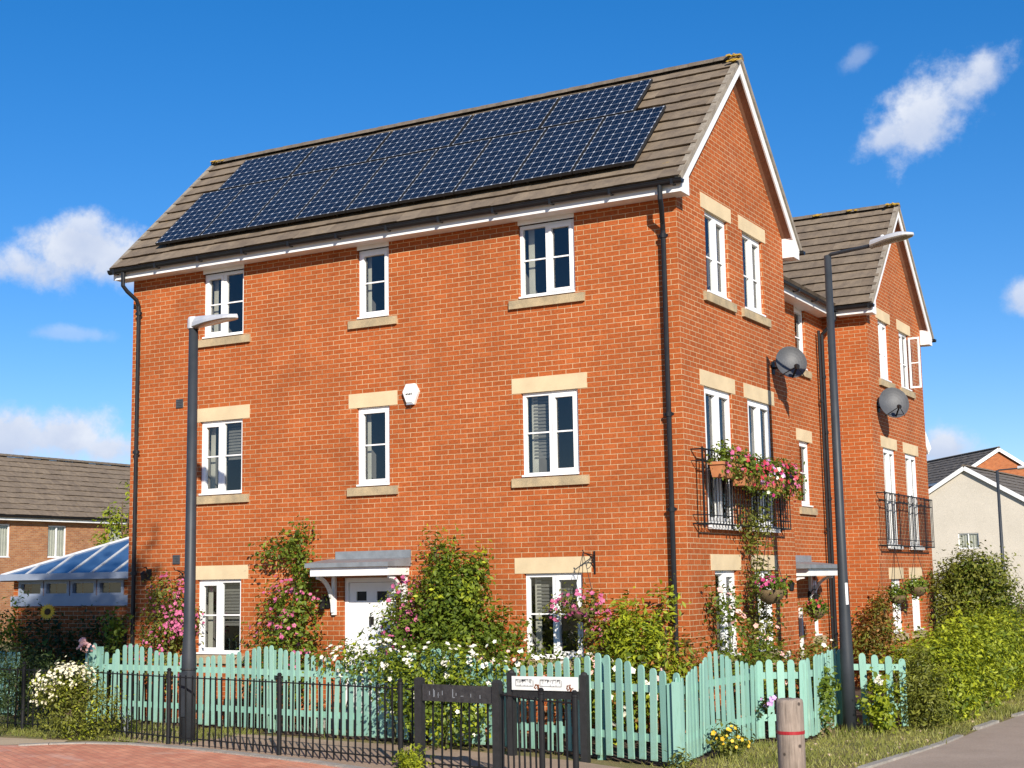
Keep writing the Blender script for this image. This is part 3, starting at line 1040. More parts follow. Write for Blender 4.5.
# small fittings on the brick
mb = MB()
mb.box(-9.20, -9.05, 0, .018, 2.49, 2.64, FR)
for i in range(5): mb.box(-9.19, -9.06, .018, .026, 2.505 + i * .028, 2.52 + i * .028, FR)
mb.build('air_vent', 'dish_grey', HA)
mb = MB()
mb.box(-9.18, -9.03, 0, .018, 5.10, 5.25, FR)
for i in range(5): mb.box(-9.17, -9.04, .018, .026, 5.115 + i * .028, 5.13 + i * .028, FR)
mb.build('air_vent', 'dish_grey', HA)


def wall_lantern(root, M, s, z):
    k = MB()
    k.box(s - .05, s + .05, 0, .03, z - .09, z + .09, M)
    k.tube([M(s, .03, z + .03), M(s, .09, z + .12), M(s, .14, z + .11)], .012, 8)
    k.lathe(M(s, .14, z - .1), [(.02, -.015), (.04, 0), (.055, .10), (.065, .11), (.022, .15), (.008, .165)], 8)
    return k.build('wall_lantern', 'black_iron', root)


wall_lantern(HA, FR, -6.02, 1.84)
wall_lantern(HA, FR, -9.72, 2.33)
wall_lantern(HA, GB, 3.85, 2.0)


def scroll(root, M, s, z, reach=.34):
    k = MB()
    k.box(s - .012, s + .012, 0, .012, z - .16, z + .16, M)
    k.tube([M(s, .01, z + .1), M(s, reach, z + .13), M(s, reach + .03, z + .17)], .008, 6)
    pts = [M(s, .01 + reach * .75 * (1 - math.cos(t)) * .9, z - .13 + .24 * math.sin(t)) for t in [math.pi / 2 * i / 8 for i in range(9)]]
    k.tube(pts, .008, 6)
    k.tube([M(s, .1 + .05 * math.cos(t), z + .04 + .05 * math.sin(t)) for t in [i * .6 for i in range(10)]], .006, 6)
    return k.build('basket_bracket', 'black_iron', root)


scroll(HA, FR, -1.40, 2.36)
scroll(HA, FR, -8.93, 2.26, .25)


# wrought iron balconies in front of the french windows
def balcony(root, M, s0, s1, z0, z1, dep):
    fm = MB()
    for z, w in ((z1, .022), (z1 - .16, .014), (z0 + .12, .014), (z0, .022)):
        fm.bar(M(s0, dep, z), M(s1, dep, z), w, w)
        for s in (s0, s1):
            fm.bar(M(s, 0, z), M(s, dep, z), w * .9, w * .9)
    r = fm.build('balcony_railing', 'black_iron', root)
    n = int((s1 - s0) / .115)
    for k in range(n + 1):
        s = s0 + (s1 - s0) * k / n
        b = MB(); w = .022 if k % 9 == 0 else .012
        b.bar(M(s, dep, z0 - (.06 if k % 9 == 0 else 0)), M(s, dep, z1 + (.03 if k % 9 == 0 else 0)), w, w)
        b.build('baluster', 'black_iron', r)
    b = MB()
    for k in range(0, n, 3):
        s = s0 + (s1 - s0) * (k + .5) / n
        b.tube([M(s + .05 * math.cos(t), dep, z1 - .08 + .06 * math.sin(t)) for t in [i * math.pi / 6 for i in range(13)]], .006, 5)
    # floor grille below
    for k in range(n + 1):
        s = s0 + (s1 - s0) * k / n
        b.bar(M(s, .004, z0 - .0), M(s, dep, z0 - .0), .010, .010)
    b.build('scrollwork', 'black_iron', r)


balcony(HA, GB, .22, 3.86, 2.86, 3.88, .17)

# =================================================================== HOUSE B (set-back link and second gable)
dz = -.19
HB = empty('brick_house', (0, 9.6, 0))
tag(HB, 'second orange brick gabled house behind, without solar panels and with one casement open', 'house')
LX = -.9
LK, BF, BG = MX(LX), MY(9.6), MX(0)
l_win = [(7.78, 8.42, 3.40, 4.645), (7.82, 8.45, 6.03, 7.22), (8.25, 8.62, 1.0, 2.04)]
wall(HB, LK, 4.552, 9.6, -.05, 7.32, l_win, zph=dz)
y0, y1 = 9.6, 13.98
b_win = [(10.42, 11.24, .95, 2.03), (12.0, 12.80, .95, 2.03), (10.32, 11.26, 2.68, 4.645), (12.06, 13.05, 2.68, 4.645),
         (10.42, 11.22, 6.03, 7.27), (12.08, 12.92, 6.03, 7.27)]
ZB = (7.21, 7.37, 9.88)
sl = (ZB[2] - ZB[1]) / ((y1 - y0) / 2 + .36); zwb = ZB[1] + .36 * sl - .14
wall(HB, BF, -8, 0, -.05, 7.31, [], zph=dz, phase=.03)
wall(HB, BG, y0, y1, -.05, zwb, b_win, apex=((y0 + y1) / 2, ZB[2] - .16), zph=dz, phase=.06)
wall(HB, MY(y1, 1), -8, 0, -.05, 7.31, [], zph=dz)
wall(HB, MX(-8, -1), 4.56, y1, -.05, zwb, [], zph=dz)
gable_house(HB, -8, 0, y0, y1, ZB, 12, left_ov=.0, front_fascia=(LX + .36, .176), lich=[((.1, (y0 + y1) / 2 - .09, 9.91), 46, .06), ((-.8, (y0 + y1) / 2 - .09, 9.91), 16, .05), ((-1.5, (y0 + y1) / 2 - .09, 9.91), 12, .05)])
# link eaves
mb = MB()
mb.box(LX + .265, LX + .285, 4.56, 9.315, 7.205, 7.37)
mb.build('fascia', 'trim_white', HB)
mb = MB(); mb.box(LX + .002, LX + .264, 4.56, 9.33, 7.212, 7.224); mb.build('soffit', 'trim_white', HB)
gutter(HB, (LX + .352, 4.57, 7.355), (LX + .352, 9.29, 7.355))
gutter(HB, (LX + .30, y0 - .352, 7.355), (.25, y0 - .352, 7.355))
gutter(HB, (-3, y1 + .352, 7.355), (.27, y1 + .352, 7.355))
mb = MB(); tile_slope(mb, (LX + .4, 4.56, 7.39), (0, 1, 0), 4.75, (-1, 0, .12), 5, 16); mb.build('roof', 'roof_tile', HB)
downpipe(HB, [(LX + .36, 9.25, 7.3), (LX + .36, 9.25, 7.12), (LX + .25, 9.25, 7.0), (LX + .09, 9.25, 6.85), (LX + .085, 9.25, 6.7), (LX + .085, 9.25, .0)], clips=(6.0, 4.9, 3.6, 2.3, 1.0), out=(1, 0, 0))
downpipe(HB, [(LX + .085, 9.05, 6.9), (LX + .085, 9.05, 0)], r=.028, clips=(5.5, 3.0), out=(1, 0, 0))
for i, (a, b, c, d) in enumerate(l_win):
    window(HB, LK, a, b, c, d, 1, 0, setb=.05, curtain='R')
    sill(HB, LK, a, b, c)
    if i == 0: lintel(HB, LK, a, b, d)
    if i == 1:
        mb = MB(); mb.box(a - .004, b + .004, -.115, .006, d, 7.214, LK); mb.build('head_trim', 'trim_white', HB)
for i, (a, b, c, d) in enumerate(b_win):
    if i in (2, 3):
        window(HB, BG, a, b, c, d, 2, 'all', setb=.035, curtain='R', bar=None)
        mb = MB(); mb.box(a - .04, b + .04, -.02, .06, c - .06, c + .004, BG); mb.build('threshold', 'trim_white', HB)
    elif i == 5:
        window(HB, BG, a, b, c, d, 2, 0, setb=.05, curtain='L', bar=.45)
        sill(HB, BG, a, b, c)
    else:
        window(HB, BG, a, b, c, d, 2, 1, setb=.05, curtain='R', bar=.45)
        sill(HB, BG, a, b, c)
    lintel(HB, BG, a, b, d)
balcony(HB, BG, 9.62, 13.5, 2.68, 3.70, .17)
# the casement that stands open
a, b, c, d = b_win[5]
ang = math.radians(62)
hx, hy = .0, b - .06
CS = lambda s, dd, z: (hx + s * math.sin(ang) + dd * math.cos(ang), hy - s * math.cos(ang) * .2 + s * .05 - dd * math.sin(ang) * .3, z)
wd = .27; fm = MB(); w = .04
fm.box(0, w, -.02, .02, c + .07, d - .06, CS); fm.box(wd - w, wd, -.02, .02, c + .07, d - .06, CS)
fm.box(w, wd - w, -.02, .02, c + .07, c + .07 + w, CS); fm.box(w, wd - w, -.02, .02, d - .06 - w, d - .06, CS)
fm.box(w, wd - w, -.008, .008, (c + d) / 2 - .012, (c + d) / 2 + .012, CS)
sash = fm.build('open_casement', 'upvc', HB)
pm = MB(); pm.face([CS(w, 0, c + .1), CS(wd - w, 0, c + .1), CS(wd - w, 0, d - .1), CS(w, 0, d - .1)]); pm.build('pane', 'window_glass', sash, recalc=False)
# side porch with white post and canopy in the link
canopy(HB, LK, 6.3, 8.05, 2.15, .55)
mb = MB(); mb.box(7.31, 7.37, .004, .06, .0, 1.55, LK); mb.build('porch_post', 'trim_white', HB)
wall_lantern(HB, LK, 7.95, 1.75)

# =================================================================== SOLAR PANELS
roofS = Vector((0, D_A / 2 + .36, ZA[2] - ZA[1])).normalized()
roofN = Vector((1, 0, 0)).cross(roofS)
roofO = Vector((0, -.36, ZA[1]))
rot = Matrix((Vector((1, 0, 0)), roofS, roofN)).transposed().to_euler()


def solar_meshes(w, h, cu, cv):
    fm = MB(); e = .010; t = .046
    for q in ((0, w, 0, e), (0, w, h - e, h), (0, e, e, h - e), (w - e, w, e, h - e)):
        fm.box(q[0], q[1], q[2], q[3], 0, t)
    fm.box(.2, .24, .06, h - .06, -.055, -.002); fm.box(w - .24, w - .2, .06, h - .06, -.055, -.002)
    cm = MB(); m = e + .001
    cm.face([(m, m, t - .003), (w - m, m, t - .003), (w - m, h - m, t - .003), (m, h - m, t - .003)],
            [(-.085, -.085), (cu + .085, -.085), (cu + .085, cv + .085), (-.085, cv + .085)])
    bm_ = MB(); bm_.box(m, w - m, m, h - m, .004, .030)
    return fm, cm, bm_


ORD = ['first', 'second', 'third', 'fourth', 'fifth', 'sixth', 'seventh', 'eighth', 'last']


def panel_row(w, h, cu, cv, n, x_start, pitch, s0, lab):
    proto = None
    for i in range(n):
        x = x_start + i * pitch
        loc = roofO + Vector((x, 0, 0)) + roofS * s0 + roofN * .105
        if proto is None:
            r = empty('solar_panel', loc)
            fm, cm, bm_ = solar_meshes(w, h, cu, cv)
            fm.build('frame', 'cable_black', r, local=True)
            cm.build('cell_sheet', 'solar_cells', r, local=True, recalc=False)
            bm_.build('backing', 'cable_black', r, local=True)
            proto = r
        else:
            r = proto.copy(); COL.objects.link(r); r.location = loc
            for ch in list(proto.children):
                k = ch.copy(); COL.objects.link(k); k.parent = r
        r.rotation_euler = rot
        tag(r, lab(i), 'solar panel', 'solar panels on the house roof')


panel_row(1.605, 1.065, 10, 6, 5, -9.30, 1.648, 2.17,
          lambda i: 'wide solar panel, %s from the left in the upper row under the ridge' % ORD[i])
panel_row(.985, 1.68, 6, 10, 9, -9.60, 1.007, .45,
          lambda i: ('upright solar panel, %s from the left in the lower row' % ORD[i]) if i < 8 else 'upright solar panel at the right end of the lower row')

# =================================================================== SATELLITE DISHES, ALARM
def dish(loc, n_dir, label, rad=.325):
    r = empty('satellite_dish', loc)
    n = Vector(n_dir).normalized()
    c = Vector(loc)
    face = c + Vector((.30, .0, .0))
    d = MB()
    rx = n.cross(Vector((0, 0, 1))).normalized(); uz = rx.cross(n)
    rings = []
    for k in range(7):
        rr = rad * k / 6
        ring = []
        for j in range(28):
            a = 2 * math.pi * j / 28
            ring.append(face + rx * math.cos(a) * rr * .92 + uz * math.sin(a) * rr + n * (.07 * (k / 6) ** 2))
        rings.append(ring)
    for k in range(6):
        for j in range(28):
            q = (j + 1) % 28
            if k == 0: d.face([rings[0][0], rings[1][j], rings[1][q]])
            else: d.face([rings[k][j], rings[k + 1][j], rings[k + 1][q], rings[k][q]])
    for k in range(6):
        for j in range(28):
            q = (j + 1) % 28
            off = n * -.012
            if k == 0: d.face([rings[0][0] + off, rings[1][q] + off, rings[1][j] + off])
            else: d.face([rings[k][j] + off, rings[k][q] + off, rings[k + 1][q] + off, rings[k + 1][j] + off])
    for j in range(28):
        q = (j + 1) % 28
        d.face([rings[6][j], rings[6][j] - n * .012, rings[6][q] - n * .012, rings[6][q]])
    o = d.build('reflector', 'dish_grey', r, smooth=True, recalc=False)
    m = MB(); m.tube([face - n * .02, face - n * .06, c + Vector((.06, 0, -.05)), c + Vector((.0, 0, -.05))], .02, 8)
    m.box(c.x, c.x + .02, c.y - .06, c.y + .06, c.z - .15, c.z + .05)
    m.build('mount', 'black_iron', r)
    low = face - uz * rad * .93 + n * .03
    tip = face + n * .33 - uz * .20
    m = MB(); m.bar(low, tip, .022, .03); m.bar(face - uz * rad * .8 + rx * .2, tip, .012, .012); m.bar(face - uz * rad * .8 - rx * .2, tip, .012, .012)
    m.build('feed_arm', 'black_iron', r)
    m = MB(); m.lathe(tip, [(.03, -.05), (.04, -.02), (.04, .04), (.02, .06)], 12, axis=(face - tip).normalized())
    m.build('receiver', 'black_plastic', r)
    tag(r, label, 'satellite dish', 'satellite dishes on the gable walls')


dish((.0, 3.80, 5.49), (.50, -.74, .26), 'grey satellite dish on the solar panel house, high on the gable at its right corner', .275)
dish((.0, 10.12, 5.47), (.48, -.76, .26), 'grey satellite dish on the second gabled house, under the open casement window')

al = empty('alarm_box', (-4.42, 0, 5.0))
M = lambda s, d, z: (-4.43 + s * 1.05, -d, 4.965 + z)
hexp = [(-.075, .16), (.075, .16), (.14, .035), (.06, -.16), (-.06, -.16), (-.14, .035)]
mb = MB(); mb.prism(hexp, .0, .05, M)
i0 = len(mb.v)
P0 = [M(p, .05, q) for p, q in hexp]; P1 = [M(p * .78, .085, q * .82 + .005) for p, q in hexp]
for j in range(6):
    k = (j + 1) % 6
    mb.face([P0[j], P0[k], P1[k], P1[j]])
mb.face(P1)
cs = mb.build('casing', 'sign_white', al)
mb = MB(); mb.box(-.05, .05, .02, .08, -.165, -.152, M); mb.build('strobe', 'steel_blue', al)
mb = MB()
for i, (w, h) in enumerate(((.018, .02), (.012, .026), (.02, .02), (.012, .026), (.016, .03))):
    mb.box(-.055 + i * .022, -.055 + i * .022 + w, .085, .088, -.015, -.015 + h, M)
mb.build('lettering', 'sign_ink', al)
tag(al, 'white six-sided burglar alarm box on the brick between two first floor windows', 'alarm box')

# =================================================================== FENCES
PICKETS = []
for v in range(6):
    r = random.Random(v)
    PICKETS.append([r.uniform(-.006, .006) for _ in range(4)])


def picket_mesh(h, w, var):
    mb = MB(); t = .02; r = random.Random(var)
    n = 6
    sh = .035
    pts = [(-w / 2 + r.uniform(-.002, .002), 0), (w / 2, 0), (w / 2 + r.uniform(-.003, .003), h - sh - .02)]
    for i in range(1, n):
        a = math.pi * i / n
        pts.append((w / 2 * math.cos(a), h - sh - .02 + (sh + .02) * math.sin(a) ** .8))
    pts.append((-w / 2, h - sh - .02))
    mb.prism(pts, 0, t, lambda s, d, z: (s, -d, z))
    return mb


PMESH = {}


def picket(parent, x, y, rz, h, w, name='picket'):
    key = (round(h / .025), round(w, 3), random.randrange(3))
    if key not in PMESH:
        o = picket_mesh(key[0] * .025, w, key[2]).build(name, 'teal_paint', parent, local=True)
        PMESH[key] = o.data
    else:
        o = bpy.data.objects.new(name, PMESH[key]); COL.objects.link(o); o.parent = parent
    off = parent.location
    o.location = (x - off.x, y - off.y, .045 + random.uniform(-.012, .012) - off.z)
    o.rotation_euler = (random.gauss(0, .012), random.gauss(0, .014), rz + random.gauss(0, .02))
    return o


def picket_fence(pts, tops, pitch, label, w=.078, posts=(), rails=(.30, .84), group='teal picket fences'):
    """pts: polyline; tops(t): height at length t"""
    root = empty('picket_fence', (pts[0][0], pts[0][1], 0))
    tag(root, label, 'fence', group)
    seg = []
    acc = 0
    for a, b in zip(pts, pts[1:]):
        L = math.dist(a, b); seg.append((acc, L, a, b)); acc += L
    def at(t):
        for s0, L, a, b in seg:
            if t <= s0 + L + 1e-6:
                f = (t - s0) / L
                return a[0] + (b[0] - a[0]) * f, a[1] + (b[1] - a[1]) * f, math.atan2(b[1] - a[1], b[0] - a[0])
        s0, L, a, b = seg[-1]
        return b[0], b[1], math.atan2(b[1] - a[1], b[0] - a[0])
    if callable(pitch):
        ts = [0.]
        while ts[-1] + pitch(ts[-1])[0] < acc: ts.append(ts[-1] + pitch(ts[-1])[0])
    else:
        n = max(2, int(acc / pitch)); ts = [acc * k / n for k in range(n + 1)]
    for t in ts:
        x, y, rz = at(t)
        picket(root, x, y, rz, tops(t), pitch(t)[1] if callable(pitch) else w)
    for z in rails:
        mb = MB()
        for s0, L, a, b in seg:
            d = Vector((b[0] - a[0], b[1] - a[1], 0)).normalized(); nrm = Vector((-d.y, d.x, 0))
            mb.bar(Vector((a[0], a[1], z)) + nrm * .021, Vector((b[0], b[1], z)) + nrm * .021, .038, .085)
        mb.build('rail', 'teal_paint', root)
    for t in posts:
        x, y, rz = at(t); nrm = Vector((-math.sin(rz), math.cos(rz)))
        mb = MB(); x += nrm.x * .085; y += nrm.y * .085
        mb.box(x - .04, x + .04, y - .04, y + .04, -.05, tops(t) - .02); mb.build('post', 'teal_paint', root)
    return root, at


def scallop(peaks, hi, lo, shift=0):
    """height dips between peak positions, like a sagging chain"""
    def f(t):
        t += shift
        for a, b in zip(peaks, peaks[1:]):
            if a <= t <= b:
                u = (t - a) / (b - a)
                return lo + (hi - lo) * (abs(2 * u - 1) ** 1.35)
        return hi
    return f


FF = [(-10.0, -.92), (-8.53, -1.02), (-7.0, -1.16), (-5.43, -1.42), (-3.9, -1.60), (-2.3, -1.76), (-.9, -2.08), (.93, -2.69)]
# peaks seen in the photograph: near the left corner, x=-5.9, -3.05, -.3
picket_fence(FF, scallop([.0, .75, 4.0, 7.05, 9.85, 12.6], 1.21, 1.01), lambda t: (.143, .074) if t < 8.6 else (.143 + min(1, (t - 8.6) / 1.2) * .035, .074 + min(1, (t - 8.6) / 1.2) * .018),
             'long teal picket fence with dipped top running along the front path', posts=(.02, 3.9, 7.0, 9.8), rails=(.30, .86))
picket_fence([(.93, -2.69), (.78, -1.5), (.85, .1)], scallop([-1.3, 1.5, 3.9], 1.19, .95), .150,
             'teal picket fence running back from the street corner with an arched hump', posts=(.04, 2.75))
picket_fence([(.89, .14), (1.40, .34)], lambda t: 1.0, .133, 'short run of teal pickets behind the wooden bollard', w=.088)
picket_fence([(1.42, .38), (1.40, 1.2), (1.32, 2.05)], lambda t: 1.0 + .03 * t, .135, 'teal picket fence beside the tall lamp post, seen nearly end on', posts=(1.6,))
picket_fence([(1.36, 2.10), (2.22, 2.27)], lambda t: 1.06 - .14 * t, .148, 'teal picket run sinking into the bright green hedge', w=.09)
picket_fence([(-10.05, -.88), (-11.4, .25)], lambda t: 1.1 + .02 * t, .17, 'shaded teal picket fence going back beside the conservatory garden', posts=(.0,))
picket_fence([(-11.75, -.95), (-13.4, -.35)], lambda t: 1.02, .15, 'teal pickets at the far left edge above a dark bush')
# wide corner board
mb = MB(); mb.box(.885, .985, -2.76, -2.665, .0, .96)
cb = mb.build('corner_post', 'teal_paint'); tag(cb, 'broad teal corner post where the two picket fences meet', 'fence post')


def railing(pts, label, h=.92, pitch=.128, post_h=1.02, rails=(.10, .90), posts=None, group='black metal railings'):
    root = empty('metal_railing', (pts[0][0], pts[0][1], 0)); tag(root, label, 'railing', group)
    off = Vector((pts[0][0], pts[0][1], 0))
    bar_me = None
    k = MB(); k.box(-.008, .008, -.008, .008, .02, .93)
    bars = 0
    for z in rails:
        mb = MB()
        for a, b in zip(pts, pts[1:]):
            mb.bar((a[0], a[1], z), (b[0], b[1], z), .03, .014)
        mb.build('rail', 'black_iron', root)
    for a, b in zip(pts, pts[1:]):
        L = math.dist(a, b); n = max(1, round(L / pitch))
        rz = math.atan2(b[1] - a[1], b[0] - a[0])
        for i in range(1, n):
            f = i / n
            if bar_me is None:
                o = k.build('bar', 'black_iron', root, local=True); bar_me = o.data
            else:
                o = bpy.data.objects.new('bar', bar_me); COL.objects.link(o); o.parent = root
            o.location = Vector((a[0] + (b[0] - a[0]) * f, a[1] + (b[1] - a[1]) * f, 0)) - off
            o.rotation_euler = (random.gauss(0, .006), random.gauss(0, .008), rz)
            bars += 1
    for i, p in enumerate(pts):
        if posts is not None and i not in posts: continue
        mb = MB()
        mb.lathe((p[0], p[1], 0), [(.031, -.05), (.031, post_h - .07), (.036, post_h - .065), (.036, post_h - .045), (.025, post_h - .04), (.032, post_h - .02), (.016, post_h)], 12)
        mb.build('post', 'black_iron', root)
    return root


railing([(-10.4, -2.45), (-9.98, -2.39), (-8.1, -2.62), (-6.46, -3.01), (-4.21, -3.43), (-2.08, -3.86)],
        'long black metal railing with thin bars in front of the teal fence', posts=(1, 3, 4, 5))
railing([(-2.08 + .1, -3.88), (-1.61, -4.08), (-.56, -4.22), (.30, -4.80), (.78, -4.98)],
        'short black metal railing continuing past the two low signboards', posts=(3, 4), post_h=1.03)

# signboards on timber posts
s1 = empty('signboard', (-1.61, -4.10, 0))
tag(s1, 'faded dark wooden signboard between black timber posts', 'sign')
for p in ((-1.64, -4.12), (-.53, -4.27)):
    mb = MB(); mb.box(p[0] - .045, p[0] + .045, p[1] - .045, p[1] + .045, -.05, 1.03)
    mb.hexa([(p[0] + a, p[1] + b, 1.03) for a, b in ((-.045, -.045), (.045, -.045), (.045, .045), (-.045, .045))] + [(p[0] + a, p[1] + b, 1.055) for a, b in ((-.03, -.03), (.03, -.03), (.03, .03), (-.03, .03))])
    mb.build('post', 'black_timber', s1)
SB = lambda s, d, z: (-1.58 + s * .991 + d * .13, -4.13 + s * -.134 - d * .99, z)
mb = MB(); mb.box(0, 1.0, .0, .03, .80, .985, SB); bd = mb.build('board', 'board_faded', s1)
mb = MB()
for (a, b, c, d) in ((.10, .112, .865, .91), (.16, .172, .845, .935), (.175, .185, .85, .92), (.22, .25, .865, .875), (.23, .24, .84, .90), (.29, .30, .87, .92), (.44, .452, .85, .94), (.445, .475, .845, .855), (.49, .50, .87, .90), (.56, .60, .865, .873), (.70, .71, .86, .90), (.83, .84, .85, .89)):
    mb.box(a, b, .03, .032, c, d, SB)
mb.build('worn_lettering', 'lead', bd)
s2 = empty('signboard', (-1.45, -2.42, 0))
tag(s2, 'white street nameplate with rust spots on black timber posts', 'sign')
for p in ((-1.42, -2.38), (-.34, -2.53)):
    mb = MB(); mb.box(p[0] - .045, p[0] + .045, p[1] - .045, p[1] + .045, -.05, 1.0)
    mb.lathe((p[0], p[1], 1.0), [(.045, 0), (.038, .02), (.015, .035)], 12)
    mb.build('post', 'black_timber', s2)
SW = lambda s, d, z: (-1.40 + s * .9907 + d * .137, -2.44 + s * -.137 - d * .9907, z + .012 * s)
mb = MB(); mb.box(.03, 1.02, .0, .022, .80, .965, SW); pl = mb.build('nameplate', 'sign_white', s2)
mb = MB(); mb.box(.03, 1.03, -.02, -.002, .70, .80, SW); mb.build('backing_board', 'black_timber', s2)
mb = MB(); r = random.Random(4)
def glyphs(s0, s1, z0, z1, n):
    """weathered lettering, worn down to outlines and stubs of strokes"""
    t = .0055
    mb.box(s0, s1, .022, .024, z0, z0 + t, SW)
    mb.box(s0, s0 + t, .022, .0245, z0, z1, SW); mb.box(s1 - t, s1, .022, .0245, z0, z1 - .01, SW)
    k = s0 + .012
    while k < s1 - .02:
        h = r.uniform(.012, .05)
        mb.box(k, k + r.uniform(.004, .007), .022, .0245, z1 - h, z1, SW)
        if r.random() < .6: mb.box(k, k + r.uniform(.012, .03), .022, .0243, z1 - r.uniform(.006, .03), z1 - .001, SW) if r.random() < .25 else mb.box(k, k + r.uniform(.012, .028), .022, .0243, z1 - t, z1, SW)
        if r.random() < .5: mb.box(k, k + .004, .022, .0244, z0, z0 + r.uniform(.01, .03), SW)
        k += r.uniform(.012, .022)
glyphs(.09, .36, .845, .93, 6)
mb.build('lettering', 'sign_ink', pl)
mb = MB(); glyphs(.46, .78, .845, .93, 7)
mb.build('lettering', 'sign_ink', pl)
mb = MB()
for (s, z, rad, n) in ((.42, .84, .045, 20), (.90, .835, .05, 26)):
    for _ in range(n):
        a = r.uniform(0, 6.28); q = rad * r.random() ** .6
        c = SW(s + q * math.cos(a), .022, z + q * .7 * math.sin(a))
        mb.lathe(c, [(r.uniform(.006, .014), 0), (.004, .004)], 6, axis=(.137, -.99, 0))
mb.build('rust_spots', 'rust', pl)

# =================================================================== LAMP POSTS, BOLLARD
def lamp_head(root, tip, dirv, L, rise, arm=.0, spigot=True, hs=1.3, taper=False):
    d = Vector(dirv).normalized(); side = Vector((-d.y, d.x, 0)); tip = Vector(tip)
    z = Vector((0, 0, 1))
    if arm:
        mb = MB(); mb.tube([tip + z * -.1, tip + z * .0, tip + d * .06 + z * .03, tip + d * (arm) + z * rise * .5], .028, 8); mb.build('arm', 'post_grey', root)
    st = tip + d * arm + z * rise * .5
    up = MB(); lo = MB(); n = 12
    prof = []
    for i in range(n + 1):
        t = i / n
        w = (.052 + .065 * min(1, t * 2.2)) * (1 if t < .78 else math.sqrt(max(0.0, 1 - ((t - .78) / .225) ** 2)))
        hh_ = (1 - .72 * t) if taper else (1 if t < .7 else 1 - (t - .7) * 2.3)
        prof.append((st + d * (L * t) + z * (rise * .5 * t + .01 * math.sin(t * 3)), max(w * 1.0, .012), hs * .052 * hh_ + .006))
    for m, sg in ((up, 1), (lo, -1)):
        rings = []
        for c, w, h in prof:
            hh = h * ((1.25 if sg > 0 else .75) if not taper else (1.5 if sg > 0 else .3))
            rings.append([c + side * math.cos(a) * w + z * (math.sin(a) * hh * sg) for a in [math.pi * k / 8 for k in range(9)]])
        for a, b in zip(rings, rings[1:]):
            for k in range(8):
                m.face([a[k], a[k + 1], b[k + 1], b[k]])
        m.face(rings[0]); m.face(rings[-1])
    hd = up.build('lamp_head', 'lamp_silver', root, smooth=True)
    lo.build('lens', 'lamp_lens', hd, smooth=True)
    if spigot:
        c = st + d * L * .28
        mb = MB(); mb.lathe(c + z * .06, [(.03, 0), (.03, .05), (.02, .06)], 10); mb.build('photocell', 'sticker', hd)


lp1 = empty('street_lamp', (-6.37, -2.72, 0))
tag(lp1, 'grey street lamp on the left behind the black railing, flat head on top', 'street lamp', 'street lamps')
mb = MB(); mb.lathe((-6.37, -2.72, 0), [(.104, -.05), (.101, 1.15), (.088, 1.35), (.080, 1.5), (.066, 5.82)], 20)
ps = mb.build('pole', 'post_grey', lp1, smooth=True)
mb = MB(); mb.box(-6.44, -6.30, -2.839, -2.83, .35, .95); mb.build('access_door', 'post_grey', ps)
mb = MB(); mb.lathe((-6.37, -2.72, .98), [(.118, 0), (.118, .02)], 20); mb.build('band', 'cable_black', ps)
lamp_head(lp1, (-6.45, -2.70, 5.80), (1, -.25, 0), 1.12, .0, 0, False, 2.0, True)
mb = MB(); mb.lathe((-6.37, -2.72, 5.78), [(.082, 0), (.086, .14), (.07, .17)], 14); mb.build('collar', 'lamp_silver', lp1)

lp2 = empty('street_lamp', (1.56, 1.86, 0))
tag(lp2, 'tall grey street lamp standing in front of the second gable with a long bent arm', 'street lamp', 'street lamps')
mb = MB(); mb.lathe((1.56, 1.86, 0), [(.096, -.05), (.090, 1.0), (.078, 1.75), (.068, 2.2), (.050, 6.72)], 20)
ps = mb.build('pole', 'post_grey', lp2, smooth=True)
mb = MB(); mb.tube([(1.56 + .0905 * math.cos(a), 1.86 + .0905 * math.sin(a), 2.05) for a in (-1.9, -1.5, -1.1, -.7)], .002, 4)
for z0, z1, nm in ((1.72, 2.02, 'sticker'),):
    lab = MB()
    for k in range(4):
        a0, a1 = -.95 + k * .14, -.95 + (k + 1) * .14
        rr = .0805
        lab.face([(1.56 + rr * math.cos(a0), 1.86 + rr * math.sin(a0), z0), (1.56 + rr * math.cos(a1), 1.86 + rr * math.sin(a1), z0), (1.56 + (rr - .0045) * math.cos(a1), 1.86 + (rr - .0045) * math.sin(a1), z1), (1.56 + (rr - .0045) * math.cos(a0), 1.86 + (rr - .0045) * math.sin(a0), z1)])
    lab.build('sticker', nm, ps, recalc=False)
lamp_head(lp2, (1.56, 1.86, 6.70), (1, -.28, 0), .66, .08, .72, hs=1.15)

lp3 = empty('street_lamp', (-3.2, 39.2, 0))
tag(lp3, 'slim distant street lamp in front of the cream rendered gable', 'street lamp', 'street lamps')
mb = MB(); mb.lathe((-3.2, 39.2, 0), [(.10, -.05), (.10, 1.3), (.07, 1.5), (.055, 6.02)], 12); mb.build('pole', 'post_grey', lp3, smooth=True)
lamp_head(lp3, (-3.2, 39.2, 6.0), (1, .1, 0), 1.1, .12, .75)

BX, BY = 3.43, -6.19
bo = empty('bollard', (BX, BY, 0))
tag(bo, 'weathered round timber bollard with a red band in the right foreground', 'bollard')
mb = MB(); n = 28; prof = [(.116, -.05), (.115, 1.075), (.108, 1.098), (.098, 1.106), (.05, 1.108)]
mb.lathe((BX, BY, 0), prof, n)
rr_ = random.Random(8)
mb.v = [(x + (x - BX) * rr_.uniform(-.02, .02), y + (y - BY) * rr_.uniform(-.02, .02), z + (rr_.uniform(-.004, .006) if z > 1 else 0)) for x, y, z in mb.v]
mb.build('shaft', 'grey_timber', bo, smooth=True)
mb = MB(); mb.lathe((BX, BY, .822), [(.1185, 0), (.1185, .026)], 28); mb.build('band', 'tape_red', bo, smooth=False)

